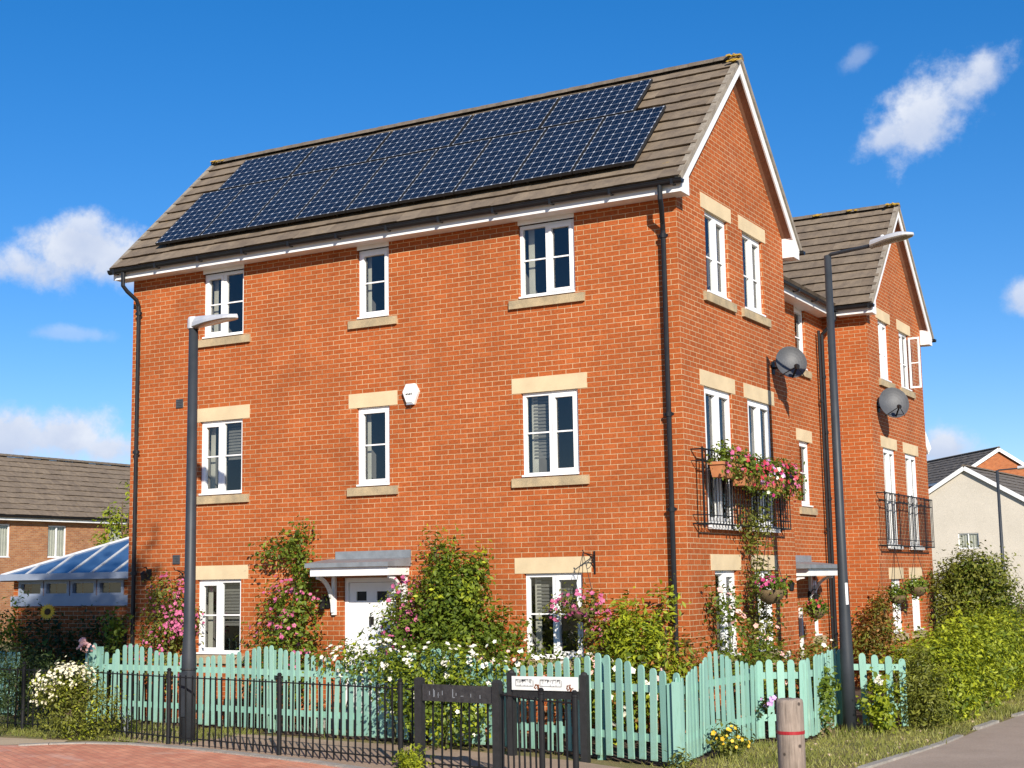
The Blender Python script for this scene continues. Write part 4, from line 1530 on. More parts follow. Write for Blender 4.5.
# =================================================================== CONSERVATORY (left)
CO = empty('conservatory', (-14, 1.0, 0))
tag(CO, 'low conservatory with blue glass hipped roof beside the left house end', 'conservatory')
cx0, cx1, cy0, cy1 = -14.05, -10.35, .95, 4.4
mb = MB()
CF = MY(cy0)
cwin = [(-13.90 + i * .675, -13.90 + i * .675 + .645, 1.98, 2.26) for i in range(4)]
wall(CO, CF, cx0, cx1, -.05, 2.30, cwin, mat='brick', reveal=.08)
wall(CO, MX(cx0, -1), cy0, cy1, -.05, 2.30, [])
wall(CO, MX(cx1, 1), cy0, cy1, -.05, 2.30, [])
for a, b, c, d in cwin:
    fm = MB(); w = .06
    fm.box(a, a + w, -.06, .02, c, d, CF); fm.box(b - w, b, -.06, .02, c, d, CF); fm.box(a + w, b - w, -.06, .02, c, c + .05, CF); fm.box(a + w, b - w, -.06, .02, d - .05, d, CF)
    fr = fm.build('window', 'steel_blue', CO)
    pm = MB(); pm.face([CF(a + w, -.03, c + .05), CF(b - w, -.03, c + .05), CF(b - w, -.03, d - .05), CF(a + w, -.03, d - .05)]); pm.build('pane', 'window_glass', fr, recalc=False)
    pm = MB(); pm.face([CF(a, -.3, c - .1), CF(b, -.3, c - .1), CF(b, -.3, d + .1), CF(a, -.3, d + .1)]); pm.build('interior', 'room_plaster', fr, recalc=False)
mb = MB(); mb.box(cx0 - .02, cx1 + .0, .001, .05, 1.80, 1.985, CF); mb.box(-13.92, cx1, .001, .04, 2.255, 2.30, CF); mb.build('window_sill', 'steel_blue', CO)
# hipped glass roof
e = .16; zr, ze = 3.45, 2.38
A = Vector((cx0 - e, cy0 - e, ze)); B = Vector((cx1 + .0, cy0 - e, ze)); C = Vector((cx1, 2.7, zr)); Dp = Vector((cx0 + 3.2, 2.7, zr)); E_ = Vector((cx0 - e, cy1 + e, ze)); F_ = Vector((cx1, cy1 + e, ze))
mb = MB(); mb.face([A, B, C, Dp]); mb.face([A, Dp, E_]); mb.face([E_, Dp, C, F_])
rf = mb.build('roof', 'roof_glass', CO, recalc=False)
mb = MB()
mb.bar(A, Dp, .045, .05); mb.bar(Dp, C, .05, .06); mb.bar(Dp, E_, .045, .05)
for i in range(1, 7):
    x = cx0 - e + (cx1 - cx0 + e) * i / 7 + .1
    f = max(0., min(1., (x - A.x) / (Dp.x - A.x)))
    top = A.lerp(Dp, f) if f < 1 else Vector((x, 2.7, zr))
    mb.bar((x, cy0 - e, ze + .0), (x if f >= 1 else x, top.y, top.z), .032, .04)
mb.build('glazing_bar', 'lamp_silver', rf)
mb = MB(); mb.box(cx0 - e - .05, cx1 + .02, cy0 - e - .09, cy0 - e + .02, ze - .10, ze + .015); mb.box(cx0 - e - .05, cx0 - e + .05, cy0 - e - .09, cy1 + e, ze - .12, ze + .012)
mb.build('gutter', 'steel_blue', CO)

# =================================================================== FAR HOUSES
def frame_of(a, b):
    """wall frame along the ground line a->b: s in metres, d outwards to the right-hand viewer side"""
    a, b = Vector(a), Vector(b); L = (b - a).length; d = (b - a) / L; n = Vector((d.y, -d.x))
    return (lambda s, dd, z: (a.x + d.x * s + n.x * dd, a.y + d.y * s + n.y * dd, z)), L, d, n


def far_house(label, a, b, depth, zu, ze, zr, wins, brick, tiles, gable_front=False, rows=11, loc=None, ov=.35, trim='trim_white', zg=-.3):
    M, L, d, n = frame_of(a, b)
    root = empty('house', (a[0], a[1], 0)); tag(root, label, 'house')
    d3 = Vector((d.x, d.y, 0)); n3 = Vector((n.x, n.y, 0))
    P = lambda s, dd, z: Vector(M(s, dd, z))
    if gable_front:
        wall(root, M, 0, L, zg, zu, wins, apex=(L / 2, zr - .15), mat=brick)
        back = lambda s, dd, z: M(s, -depth - dd, z)
        wall(root, back, 0, L, zg, zu, [], apex=(L / 2, zr - .15), mat=brick)
        for s in (0, L):
            side = lambda t, dd, z, s=s: M(s, -t, z)
            wall(root, side, 0, depth, zg, zu, [], mat=brick)
        mb = MB(); S = Vector((0, 0, 0))
        for s, sg in ((-ov, 1), (L + ov, -1)):
            run = L / 2 + ov
            up = d3 * sg * run + Vector((0, 0, zr - ze)); SL = up.length
            tile_slope(mb, P(s, .25, ze), -n3, depth + .5, up, SL, rows, .5, jit=.01)
        rf = mb.build('roof', tiles, root)
        ridge(rf, P(L / 2, .27, zr + .06), P(L / 2, -depth - .25, zr + .06), r=.14)
        mb = MB()
        for s in (-ov, L + ov):
            mb.bar(P(s, .24, ze - .10), P(L / 2, .24, zr - .10), .04, .26)
        mb.build('bargeboard', trim, root)
        mb = MB()
        for s in (-ov, L + ov):
            mb.bar(P(s, -depth, ze - .1), P(s, .2, ze - .1), .1, .2)
        mb.build('fascia', trim, root)
    else:
        wall(root, M, 0, L, zg, zu, wins, mat=brick)
        back = lambda s, dd, z: M(s, -depth - dd, z)
        wall(root, back, 0, L, zg, zu, [], mat=brick)
        for s in (0, L):
            side = lambda t, dd, z, s=s: M(s, -t, z)
            wall(root, side, 0, depth, zg, zu, [], apex=(depth / 2, zr - .15), mat=brick)
        mb = MB()
        run = depth / 2 + ov
        tile_slope(mb, P(-.2, ov, ze), d3, L + .4, -n3 * run + Vector((0, 0, zr - ze)), math.hypot(run, zr - ze), rows, .5, jit=.01)
        tile_slope(mb, P(-.2, -depth - ov, ze), d3, L + .4, n3 * run + Vector((0, 0, zr - ze)), math.hypot(run, zr - ze), rows, .5, jit=.01)
        rf = mb.build('roof', tiles, root)
        ridge(rf, P(-.2, -depth / 2, zr + .06), P(L + .2, -depth / 2, zr + .06), r=.14)
        mb = MB(); mb.box(-.2, L + .2, .27, .30, zu - .03, ze + .0, M); mb.box(-.2, L + .2, .004, .27, zu - .03, zu - .01, M); mb.build('fascia', trim, root)
        gutter(root, P(-.2, ov + .02, ze - .01), P(L + .2, ov + .02, ze - .01), .08)
    for i, (s0, s1, z0, z1) in enumerate(wins):
        window(root, M, s0, s1, z0, z1, 2 if s1 - s0 > 1 else 1, None, curtain=None, drape=True, bar=None)
    return root, M


def at_px(u, v, dist):
    q = CAM + (fwd + R_ * ((u - 512) / 1421.67) + U_ * ((384 - v) / 1421.67)) * dist
    return q


def gxy(u, dist):
    q = at_px(u, 588, dist)
    return (q.x, q.y)


# left neighbour: a long brown roof, nearly facing the camera
far_house('low buff brick house with a long brown tiled roof at the left edge',
          gxy(-150, 53.0), gxy(290, 75.5), 8.6, 4.98, 5.16, 8.1,
          [(2.2, 3.3, 3.4, 4.8), (6.45, 7.4, 3.4, 4.8), (9.45, 10.5, 3.4, 4.8), (13.0, 13.9, 3.4, 4.8)], 'brick_buff', 'roof_tile_far')
# right: cream rendered gable
far_house('cream rendered house with white bargeboards and one small upper window',
          gxy(901, 93.0), gxy(1047, 88.0), 16, 5.9, 5.9, 8.85, [(3.9, 5.2, 3.6, 4.6)], 'render_cream', 'roof_tile_dark', gable_front=True, zg=-2, rows=9)
# behind it: dark roof and orange gable
far_house('orange brick gable house with dark roof rising behind the cream house',
          gxy(959, 113.0), gxy(1053, 114.0), 14, 9.3, 9.4, 12.0, [], 'brick_orange', 'roof_tile_dark', gable_front=True, zg=-2, rows=9)
far_house('long dark tiled roof between the second gable and the orange gable',
          gxy(880, 121.0), gxy(996, 119.0), 12, 8.6, 8.8, 11.7, [], 'brick_orange', 'roof_tile_dark', zg=-2, rows=9)
far_house('narrow white edged gable just showing past the second brick house',
          gxy(897, 41.0), gxy(926, 42.5), 5, 5.9, 5.9, 7.6, [], 'brick', 'roof_tile', gable_front=True, rows=8, ov=.25)

# =================================================================== FOLIAGE
def leaf_arrays(C, Nrm, size, aspect, tint, fold=.25):
    """folded diamond leaves: C centres, Nrm facing directions"""
    n = len(C)
    Nrm = Nrm / (np.linalg.norm(Nrm, axis=1, keepdims=True) + 1e-9)
    t = RNG.normal(size=(n, 3)); t -= (t * Nrm).sum(1, keepdims=True) * Nrm
    t /= np.linalg.norm(t, axis=1, keepdims=True) + 1e-9
    b = np.cross(Nrm, t)
    L = size[:, None]; W = L * aspect
    base = C - t * L * .5; tip = C + t * L * .5 - Nrm * L * .12
    l = C + b * W * .5 + Nrm * L * fold * .5 * aspect; r = C - b * W * .5 + Nrm * L * fold * .5 * aspect
    m1 = C - t * L * .05
    V = np.stack([base, l, tip, r], 1).reshape(-1, 3)
    return V, tint


def leaf_object(name, V, tint, mat, parent=None, kind=None):
    off = np.array(root_of(parent).location) if parent is not None else np.zeros(3)
    V = V - off
    n = len(V) // 4
    me = bpy.data.meshes.new(name)
    me.vertices.add(n * 4); me.vertices.foreach_set('co', V.astype(np.float32).ravel())
    idx = np.arange(n)[:, None] * 4
    tri = np.concatenate([idx + np.array([[0, 1, 2]]), idx + np.array([[0, 2, 3]])], 1).reshape(-1, 3)
    me.loops.add(n * 6); me.loops.foreach_set('vertex_index', tri.astype(np.int32).ravel())
    me.polygons.add(n * 2); me.polygons.foreach_set('loop_start', np.arange(0, n * 6, 3, dtype=np.int32))
    me.polygons.foreach_set('loop_total', np.full(n * 2, 3, np.int32))
    me.update(calc_edges=True)
    at = me.attributes.new('tint', 'FLOAT', 'FACE')
    at.data.foreach_set('value', np.repeat(tint, 2).astype(np.float32))
    me.materials.append(MATS[mat])
    o = bpy.data.objects.new(name, me); COL.objects.link(o)
    if parent is not None: o.parent = parent
    if kind: o['kind'] = kind
    return o


def blob_points(blobs, clump=12, cr=.09, shell=.62):
    """leaf centres grouped in clumps inside ellipsoids; returns points, outward dirs, clump tint"""
    P, N, T = [], [], []
    for cx, cy, cz, rx, ry, rz, n in blobs:
        k = max(1, n // clump)
        d = RNG.normal(size=(k, 3)); d /= np.linalg.norm(d, axis=1, keepdims=True)
        lump = 1 + .22 * np.sin(d[:, 0] * 5 + cx * 3) * np.sin(d[:, 2] * 6 + cz * 5) + .14 * np.sin(d[:, 1] * 9 + cy) + RNG.normal(size=k) * .07
        r = (shell + (1 - shell) * RNG.random(k)) * lump
        cc = np.array([cx, cy, cz]) + d * r[:, None] * np.array([rx, ry, rz])
        ct = RNG.normal(.0, .16, k)
        m = RNG.integers(int(clump * .6), int(clump * 1.5) + 1, k)
        rep = np.repeat(np.arange(k), m)
        pts = cc[rep] + RNG.normal(size=(len(rep), 3)) * cr
        P.append(pts); N.append(d[rep]); T.append(ct[rep])
    return np.concatenate(P), np.concatenate(N), np.concatenate(T)


def foliage(name, parent, blobs, size=.06, aspect=.55, mat='leaf_mid', clump=12, cr=.09, shell=.62, zmin=.0, keep=None, kind=None, upbias=.6):
    P, N, T = blob_points(blobs, clump, cr, shell)
    ok = P[:, 2] > zmin
    if keep is not None: ok &= keep(P)
    P, N, T = P[ok], N[ok], T[ok]
    n = len(P)
    nr = N * .8 + np.array([0, 0, upbias]) + RNG.normal(size=(n, 3)) * .55
    sz = size * (.45 + 1.1 * RNG.random(n) ** 1.3)
    tint = np.clip(.5 + T + RNG.normal(0, .18, n), 0, 1)
    V, tint = leaf_arrays(P, nr, sz, aspect, tint)
    return leaf_object(name, V, tint, mat, parent, 'stuff' if name == 'young_shoots' else kind)


def flowers(name, parent, blobs, mat, n, size=.04, petals=5, shell=.9, keep=None, group=1, spread=.0, zmin=.05, face=(.25, -.6, .35)):
    """five-petalled flowers sitting on the outside of the blobs"""
    per = max(1, n // len(blobs))
    Vs = []; Ts = []
    for cx, cy, cz, rx, ry, rz, *_ in blobs:
        d = RNG.normal(size=(per, 3)) + np.array(face) * 1.1
        d /= np.linalg.norm(d, axis=1, keepdims=True)
        c = np.array([cx, cy, cz]) + d * np.array([rx, ry, rz]) * (shell + .22 * RNG.random(per))[:, None]
        if group > 1:
            c = np.repeat(c, group, 0) + RNG.normal(size=(per * group, 3)) * spread
            d = np.repeat(d, group, 0) + RNG.normal(size=(per * group, 3)) * .25
        ok = c[:, 2] > zmin
        if keep is not None: ok &= keep(c)
        c, d = c[ok], d[ok]
        m = len(c)
        if m == 0: continue
        nr = d + np.array(face) * .7 + RNG.normal(size=(m, 3)) * .35
        nr /= np.linalg.norm(nr, axis=1, keepdims=True)
        t = RNG.normal(size=(m, 3)); t -= (t * nr).sum(1, keepdims=True) * nr; t /= np.linalg.norm(t, axis=1, keepdims=True)
        b = np.cross(nr, t)
        sz = size * RNG.uniform(.6, 1.25, m)
        for k in range(petals):
            a = 2 * math.pi * k / petals
            u = t * math.cos(a) + b * math.sin(a); w = -t * math.sin(a) + b * math.cos(a)
            S = sz[:, None]
            base = c; tip = c + u * S * .62 + nr * S * .12
            l = c + u * S * .36 + w * S * .27 + nr * S * .14; r = c + u * S * .36 - w * S * .27 + nr * S * .14
            Vs.append(np.stack([base, l, tip, r], 1).reshape(-1, 3)); Ts.append(RNG.random(m))
    return leaf_object(name, np.concatenate(Vs), np.concatenate(Ts), mat, parent)


def stems(name, parent, lines, mat='stem_green'):
    mb = MB()
    for pts, r0, r1 in lines:
        n = len(pts)
        mb.tube(pts, [r0 + (r1 - r0) * i / max(1, n - 1) for i in range(n)], 6)
    return mb.build(name, mat, parent, smooth=True)


def wiggle(a, b, n=6, amp=.05, rnd=random.Random(2)):
    a, b = Vector(a), Vector(b)
    return [a.lerp(b, i / n) + (Vector((rnd.gauss(0, amp), rnd.gauss(0, amp * .5), rnd.gauss(0, amp * .4))) if 0 < i < n else Vector()) for i in range(n + 1)]


def plant(name, loc, label, cat, group=None):
    r = empty(name, loc); tag(r, label, cat, group); return r


front = lambda P: P[:, 1] < -.02                 # stay outside the front wall
side = lambda P: ~((P[:, 0] < .02) & (P[:, 1] > -.02))

# --- climbers and shrubs along the front wall
pl = plant('climbing_rose', (-9.3, -.3, 0), 'pink flowered climber on the brick behind the left lamp post', 'climber')
B = [(-9.15, -.22, 1.95, .42, .22, .35, 700), (-9.1, -.25, 1.5, .5, .25, .4, 900), (-9.2, -.3, 1.0, .6, .3, .45, 900), (-8.7, -.25, 1.55, .25, .18, .3, 300)]
foliage('foliage', pl, B, .06, .55, 'leaf_olive', keep=front)
flowers('blossom', pl, B, 'petal_pink', 60, .05, keep=front, group=4, spread=.055)
stems('stem', pl, [(wiggle((-9.2, -.15, 0), (-9.1, -.15, 1.9)), .02, .008), (wiggle((-9.3, -.2, 0), (-9.45, -.15, 1.6)), .015, .006)])

pl = plant('climbing_rose', (-6.7, -.3, 0), 'climber with long arching top shoot and pink flowers left of the white door', 'climber')
B = [(-6.55, -.28, 1.75, .52, .26, .38, 1000), (-6.6, -.30, 1.15, .62, .3, .55, 1500), (-6.75, -.3, .6, .65, .35, .45, 900), (-6.35, -.22, 2.3, .26, .18, .32, 460), (-6.5, -.2, 2.7, .24, .15, .22, 330), (-6.78, -.22, 2.72, .2, .14, .14, 180), (-7.05, -.24, 2.62, .2, .12, .13, 140), (-6.32, -.22, 2.95, .12, .1, .14, 110)]
foliage('foliage', pl, B, .065, .6, 'leaf_mid', keep=front)
flowers('blossom', pl, B[:2], 'petal_pink', 28, .055, keep=front, group=4, spread=.06)
stems('stem', pl, [(wiggle((-6.6, -.15, 0), (-6.45, -.12, 2.75)), .022, .008), (wiggle((-6.45, -.12, 2.6), (-7.15, -.16, 2.58), 6, .03), .01, .004), (wiggle((-6.8, -.2, 0), (-6.9, -.15, 1.6)), .014, .006)])

pl = plant('climbing_rose', (-4.5, -.7, 0), 'pink flowering bush on the right side of the white front door', 'climber')
B = [(-4.22, -.5, 1.75, .30, .25, .42, 700), (-4.25, -.55, 1.2, .34, .3, .45, 800), (-4.2, -.6, .7, .45, .35, .45, 700)]
foliage('foliage', pl, B, .055, .55, 'leaf_olive', keep=front)
flowers('blossom', pl, B[:3], 'petal_pink', 66, .055, keep=front, group=4, spread=.06)
stems('stem', pl, [(wiggle((-4.4, -.5, 0), (-4.4, -.5, 1.8)), .02, .008)])

pl = plant('shrub', (-3.6, -.7, 0), 'tall bright green bush against the wall between door and right window', 'shrub')
B = [(-3.36, -.45, 2.12, .50, .30, .34, 1000), (-3.70, -.4, 2.58, .20, .16, .22, 260), (-3.78, -.4, 2.25, .22, .2, .2, 240), (-3.05, -.42, 2.32, .16, .15, .16, 110), (-3.45, -.55, 1.8, .62, .36, .42, 1700), (-3.95, -.6, 1.35, .7, .42, .55, 1900), (-3.1, -.6, 1.35, .55, .4, .5, 1300), (-2.65, -.5, 1.45, .35, .28, .32, 420), (-3.4, -.75, .75, .9, .5, .5, 1500), (-3.3, -.45, 2.25, .28, .22, .25, 300)]
foliage('foliage', pl, B, .075, .55, 'leaf_mid', keep=front, cr=.085)
B2 = [(b[0], b[1], b[2] + .12, b[3], b[4], b[5], b[6] // 4) for b in B[:5]]
foliage('young_shoots', pl, B2, .06, .5, 'leaf_yellow', keep=front, shell=.85)
stems('stem', pl, [(wiggle((-3.6, -.5, 0), (-3.8, -.4, 2.6)), .035, .01), (wiggle((-3.5, -.5, 0), (-3.1, -.5, 1.5)), .02, .008), (wiggle((-3.8, -.5, 0), (-4.1, -.5, 1.5)), .02, .008)], 'bark')

pl = plant('rose_bush', (-1.2, -.9, 0), 'leafy rose bed with pale blooms under the right ground floor window', 'rose bush')
B = [(-2.2, -1.0, .95, .65, .4, .38, 1100), (-1.2, -1.1, .85, .7, .4, .36, 1100), (-.4, -1.2, .72, .6, .4, .4, 900), (-3.0, -1.1, .90, .6, .35, .35, 800)]
foliage('foliage', pl, B, .06, .6, 'leaf_mid', keep=front)
flowers('blossom', pl, B, 'petal_white', 84, .07, keep=front)
flowers('blossom', pl, B, 'petal_blush', 44, .08, keep=front)
stems('stem', pl, [(wiggle((-2.0, -1., 0), (-2.0, -1.1, 1.0)), .012, .006), (wiggle((-1.2, -1., 0), (-1.0, -1.1, .95)), .012, .006), (wiggle((-.4, -1.1, 0), (-.4, -1.2, .9)), .012, .006)])

pl = plant('shrub', (-.55, -.7, 0), 'yellow green shrub with russet tips at the house corner downpipe', 'shrub')
B = [(-.62, -.5, 1.32, .46, .32, .40, 1900), (-.40, -.75, .95, .6, .45, .5, 2200), (-.75, -.75, .6, .6, .45, .5, 1400), (.15, -.6, .85, .4, .4, .5, 700), (-.2, -.4, 1.75, .16, .14, .25, 160), (-.75, -.4, 1.75, .14, .12, .2, 120)]
foliage('foliage', pl, B, .085, .4, 'leaf_yellow', keep=side, cr=.08)
B2 = [(.05, -.75, .95, .42, .4, .5, 420), (.2, -.45, .9, .3, .35, .5, 300), (-.75, -.95, .5, .5, .3, .35, 260)]
foliage('russet_leaves', pl, B2, .07, .45, 'leaf_russet', keep=side)
stems('stem', pl, [(wiggle((-.5, -.5, 0), (-.5, -.5, 1.6)), .02, .008), (wiggle((-.3, -.6, 0), (-.1, -.6, 1.5)), .02, .008)], 'bark')

# --- white shrub rose spilling over the picket fence
pl = plant('rose_bush', (-3.2, -1.7, 0), 'white rose bush spilling over the teal fence behind the railing', 'rose bush')
B = [(-4.0, -1.5, 1.02, .65, .35, .28, 900), (-3.1, -1.75, 1.0, .7, .4, .30, 1300), (-2.3, -1.85, .98, .5, .36, .24, 700), (-3.1, -2.1, .68, .5, .26, .36, 1000), (-2.55, -2.15, .5, .55, .26, .42, 1200), (-2.05, -2.15, .4, .3, .22, .3, 350), (-4.7, -1.4, 1.05, .4, .25, .22, 300)]
foliage('foliage', pl, B, .062, .62, 'leaf_mid', cr=.08)
B2 = [(b[0], b[1] - .05, b[2] + .05, b[3], b[4], b[5], b[6] // 4) for b in B]
foliage('young_shoots', pl, B2, .055, .6, 'leaf_yellow', shell=.85)
flowers('blossom', pl, B[:3] + B[6:], 'petal_white', 40, .055, group=4, spread=.04, face=(.25, -.5, .9))
flowers('blossom', pl, B[3:6], 'petal_white', 24, .05, face=(.25, -.7, .3))
stems('stem', pl, [(wiggle((-3.5, -1.9, 0), (-3.9, -1.6, 1.1)), .014, .006), (wiggle((-3.1, -2.1, 0), (-3.0, -2.0, 1.1)), .014, .006), (wiggle((-2.5, -2.2, 0), (-2.4, -2.0, 1.1)), .014, .006), (wiggle((-4.6, -1.3, 0), (-4.9, -1.4, 1.35)), .01, .004)])

# --- left end: shaded garden, white-flowered bush, dark bush
pl = plant('shrub', (-8.3, -2.95, 0), 'bushy shrub topped with white flower clusters in front of the left railing', 'shrub')
B = [(-8.45, -2.92, .42, .52, .36, .46, 1900), (-8.0, -2.85, .36, .42, .33, .42, 1200), (-8.65, -2.92, .72, .36, .3, .26, 650), (-8.3, -2.88, .78, .40, .28, .2, 550)]
foliage('foliage', pl, B, .055, .42, 'leaf_olive', cr=.07)
foliage('young_shoots', pl, [(b[0], b[1], b[2] + .05, b[3], b[4], b[5], b[6] // 5) for b in B], .05, .42, 'leaf_yellow', cr=.07, shell=.85)
flowers('blossom', pl, [(-8.6, -2.94, .84, .38, .32, .16), (-8.35, -2.92, .88, .32, .28, .13), (-8.8, -2.97, .64, .26, .28, .16)], 'petal_cream', 80, .042, group=5, spread=.04, face=(.2, -.4, .9))
stems('stem', pl, [(wiggle((-8.4, -2.9, 0), (-8.5, -2.9, .8)), .015, .006), (wiggle((-8.3, -2.9, 0), (-8.1, -2.9, .75)), .015, .006)], 'bark')

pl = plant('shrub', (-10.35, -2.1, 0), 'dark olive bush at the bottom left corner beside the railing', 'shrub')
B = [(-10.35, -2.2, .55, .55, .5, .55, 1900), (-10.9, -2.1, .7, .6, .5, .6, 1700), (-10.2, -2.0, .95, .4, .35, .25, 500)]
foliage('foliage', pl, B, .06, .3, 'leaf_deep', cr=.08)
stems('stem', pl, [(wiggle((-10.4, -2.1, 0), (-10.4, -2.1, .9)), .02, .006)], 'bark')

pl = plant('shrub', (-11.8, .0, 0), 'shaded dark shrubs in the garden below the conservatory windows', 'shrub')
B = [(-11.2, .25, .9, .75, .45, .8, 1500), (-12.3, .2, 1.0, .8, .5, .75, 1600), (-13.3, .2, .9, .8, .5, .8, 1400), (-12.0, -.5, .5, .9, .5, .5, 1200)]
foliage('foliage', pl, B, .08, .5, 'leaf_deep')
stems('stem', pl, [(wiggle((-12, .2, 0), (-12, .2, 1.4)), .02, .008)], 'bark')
pl = plant('shrub', (-13.3, -.45, 0), 'yellowish bush rising over the teal pickets at the left edge', 'shrub')
B = [(-13.2, -.1, 1.35, .55, .35, .35, 700), (-13.6, -.1, 1.0, .5, .35, .5, 700), (-12.9, 0, 1.75, .22, .15, .22, 120)]
foliage('foliage', pl, B, .07, .4, 'leaf_yellow')
stems('stem', pl, [(wiggle((-13.3, -.1, 0), (-13.2, -.1, 1.5)), .015, .005)])
sf = plant('sunflower', (-12.05, .0, 0), 'single yellow sunflower in front of the conservatory wall', 'sunflower')
stems('stem', sf, [(wiggle((-12.05, 0, 0), (-12.05, -.02, 1.70), 6, .02), .012, .008)])
c = Vector((-12.05, -.05, 1.72)); nn = Vector((.35, -.9, .15)).normalized()
u = nn.cross(Vector((0, 0, 1))).normalized(); w = u.cross(nn); mb = MB()
for k in range(18):
    a = 2 * math.pi * k / 18; d = u * math.cos(a) + w * math.sin(a); e = -u * math.sin(a) + w * math.cos(a)
    mb.face([c + d * .045, c + d * .10 + e * .022 + nn * .012, c + d * .15, c + d * .10 - e * .022 + nn * .012])
mb.build('petal', 'petal_yellow', sf, recalc=False)
mb = MB(); mb.lathe(c, [(.05, -.01), (.055, .01), (.035, .025)], 14, axis=nn); mb.build('disc', 'sunflower_disc', sf)
V, T = leaf_arrays(np.array([[-12.1, -.03, 1.2], [-11.98, -.05, 1.0], [-12.12, -.05, .8]]), np.array([[0, -.8, .6]] * 3), np.array([.2, .22, .24]), .7, np.array([.4, .5, .6]))
leaf_object('leaf', V, T, 'leaf_mid', sf)
pl = plant('flowering_plant', (-9.9, -1.2, 0), 'pale pink flower heads above the white bush in the shade', 'flowers')
B = [(-9.95, -1.2, .7, .3, .25, .35, 300)]
foliage('foliage', pl, B, .06, .4, 'leaf_deep')
flowers('blossom', pl, [(-9.85, -1.25, 1.18, .16, .1, .06), (-9.98, -1.2, 1.25, .06, .06, .06)], 'petal_blush', 46, .06)
stems('stem', pl, [(wiggle((-9.9, -1.2, 0), (-9.9, -1.2, 1.2)), .008, .005)])
pl = plant('shrub', (-10.35, -.4, 0), 'small leafy shrub in front of the left downpipe', 'shrub')
B = [(-10.1, -.35, 1.55, .2, .16, .26, 240), (-10.2, -.4, .9, .25, .2, .5, 300)]
foliage('foliage', pl, B, .075, .6, 'leaf_mid', keep=front)
stems('stem', pl, [(wiggle((-10.2, -.4, 0), (-10.1, -.35, 1.7)), .01, .004)])
pl = plant('birch_tree', (-24, 19, 0), 'thin light green tree between the conservatory roof and the far house', 'tree')
tx, ty = gxy(118, 38)
pl.location = (tx, ty, 0)
B = [(tx - .2, ty, 3.5, .45, .4, .5, 300), (tx + .1, ty, 4.0, .3, .3, .45, 160), (tx - .45, ty, 4.1, .16, .16, .5, 80), (tx + .4, ty, 3.3, .35, .35, .35, 180), (tx + .4, ty, 4.6, .12, .12, .35, 60), (tx - .7, ty, 3.2, .3, .3, .3, 120)]
foliage('crown', pl, B, .11, .5, 'leaf_yellow', cr=.12, shell=.4)
stems('trunk', pl, [(wiggle((tx, ty, 0), (tx + .1, ty, 4.4), 8, .05), .07, .015), (wiggle((tx, ty, 2.6), (tx + .5, ty, 5.0), 6, .05), .03, .008), (wiggle((tx, ty, 2.4), (tx - .4, ty, 4.4), 6, .05), .03, .008)], 'bark')

pl = plant('tree', (-2.5, -14.5, 0), 'tall leaning tree just outside the left edge whose shade falls on the conservatory garden', 'tree')
B = [(.2, -13.5, 10.4, 1.6, 1.5, 1.15, 3000), (-.7, -13.9, 10.2, .9, .9, .8, 1100), (1.1, -13.0, 10.3, .8, .8, .75, 1000), (.3, -13.4, 11.3, .9, .9, .6, 900)]
foliage('crown', pl, B, .2, .6, 'leaf_mid', cr=.2, shell=.15)
stems('trunk', pl, [(wiggle((-2.5, -14.5, 0), (.2, -13.5, 8.6), 8, .05) + [Vector((.25, -13.5, 10.6))], .13, .03), (wiggle((.2, -13.5, 8.6), (-.8, -13.9, 10.3), 5, .05), .05, .015), (wiggle((.2, -13.5, 8.9), (1.1, -13.0, 10.4), 5, .05), .045, .015)], 'bark')

# --- gable side climbers
pl = plant('climbing_rose', (.5, .9, 0), 'climber with pale roses beside the first gable ground window', 'climber')
B = [(.28, .75, 1.25, .26, .3, .6, 900), (.35, 1.5, .8, .3, .5, .5, 900), (.3, .55, 1.75, .18, .2, .3, 260)]
foliage('foliage', pl, B, .06, .6, 'leaf_mid', keep=side)
flowers('blossom', pl, B, 'petal_blush', 10, .08, face=(.8, -.5, .3))
stems('stem', pl, [(wiggle((.3, .7, 0), (.25, .7, 1.9)), .012, .005)])
pl = plant('climbing_rose', (.5, 2.3, 0), 'tall thin climber reaching up between the gable windows to the balcony', 'climber')
B = [(.22, 2.25, 1.35, .2, .3, .55, 900), (.2, 2.15, 2.1, .16, .17, .35, 400), (.2, 2.2, 2.65, .13, .28, .16, 260), (.2, 2.1, 2.95, .12, .75, .12, 340), (.3, 2.4, .7, .3, .45, .45, 800), (.2, 2.3, 3.35, .07, .3, .22, 120)]
foliage('foliage', pl, B, .06, .6, 'leaf_olive', keep=side)
flowers('blossom', pl, B[:1] + B[4:5], 'petal_blush', 10, .075, face=(.8, -.5, .3))
stems('stem', pl, [(wiggle((.2, 2.2, 0), (.18, 2.2, 2.95)), .014, .006), (wiggle((.2, 2.3, .0), (.2, 2.4, 1.8)), .01, .005)])
pl = plant('flower_bed', (.6, 5.0, 0), 'low green flower bed along the fence beside the gable', 'plants')
B = [(.35, 3.6, .55, .35, .9, .45, 900), (.0, 5.2, .6, .4, .9, .5, 900), (-.35, 7.0, .55, .35, .9, .45, 700), (.6, .9, .6, .25, .6, .45, 600), (.9, 1.6, .5, .3, .6, .4, 600)]
foliage('foliage', pl, B, .07, .5, 'leaf_olive')
flowers('blossom', pl, B, 'petal_white', 24, .07, face=(.7, -.6, .4))
stems('stem', pl, [(wiggle((.3, 3.6, 0), (.3, 3.6, .9)), .01, .004)])
pl = plant('shrub', (-.1, 8.6, 0), 'loose reddish green shrub against the recessed brick wall', 'shrub')
B = [(.0, 8.8, 1.0, .4, .4, .5, 700), (.15, 9.1, 1.35, .3, .3, .4, 360), (.2, 8.6, .6, .5, .5, .5, 700)]
foliage('foliage', pl, B, .08, .45, 'leaf_russet', shell=.4)
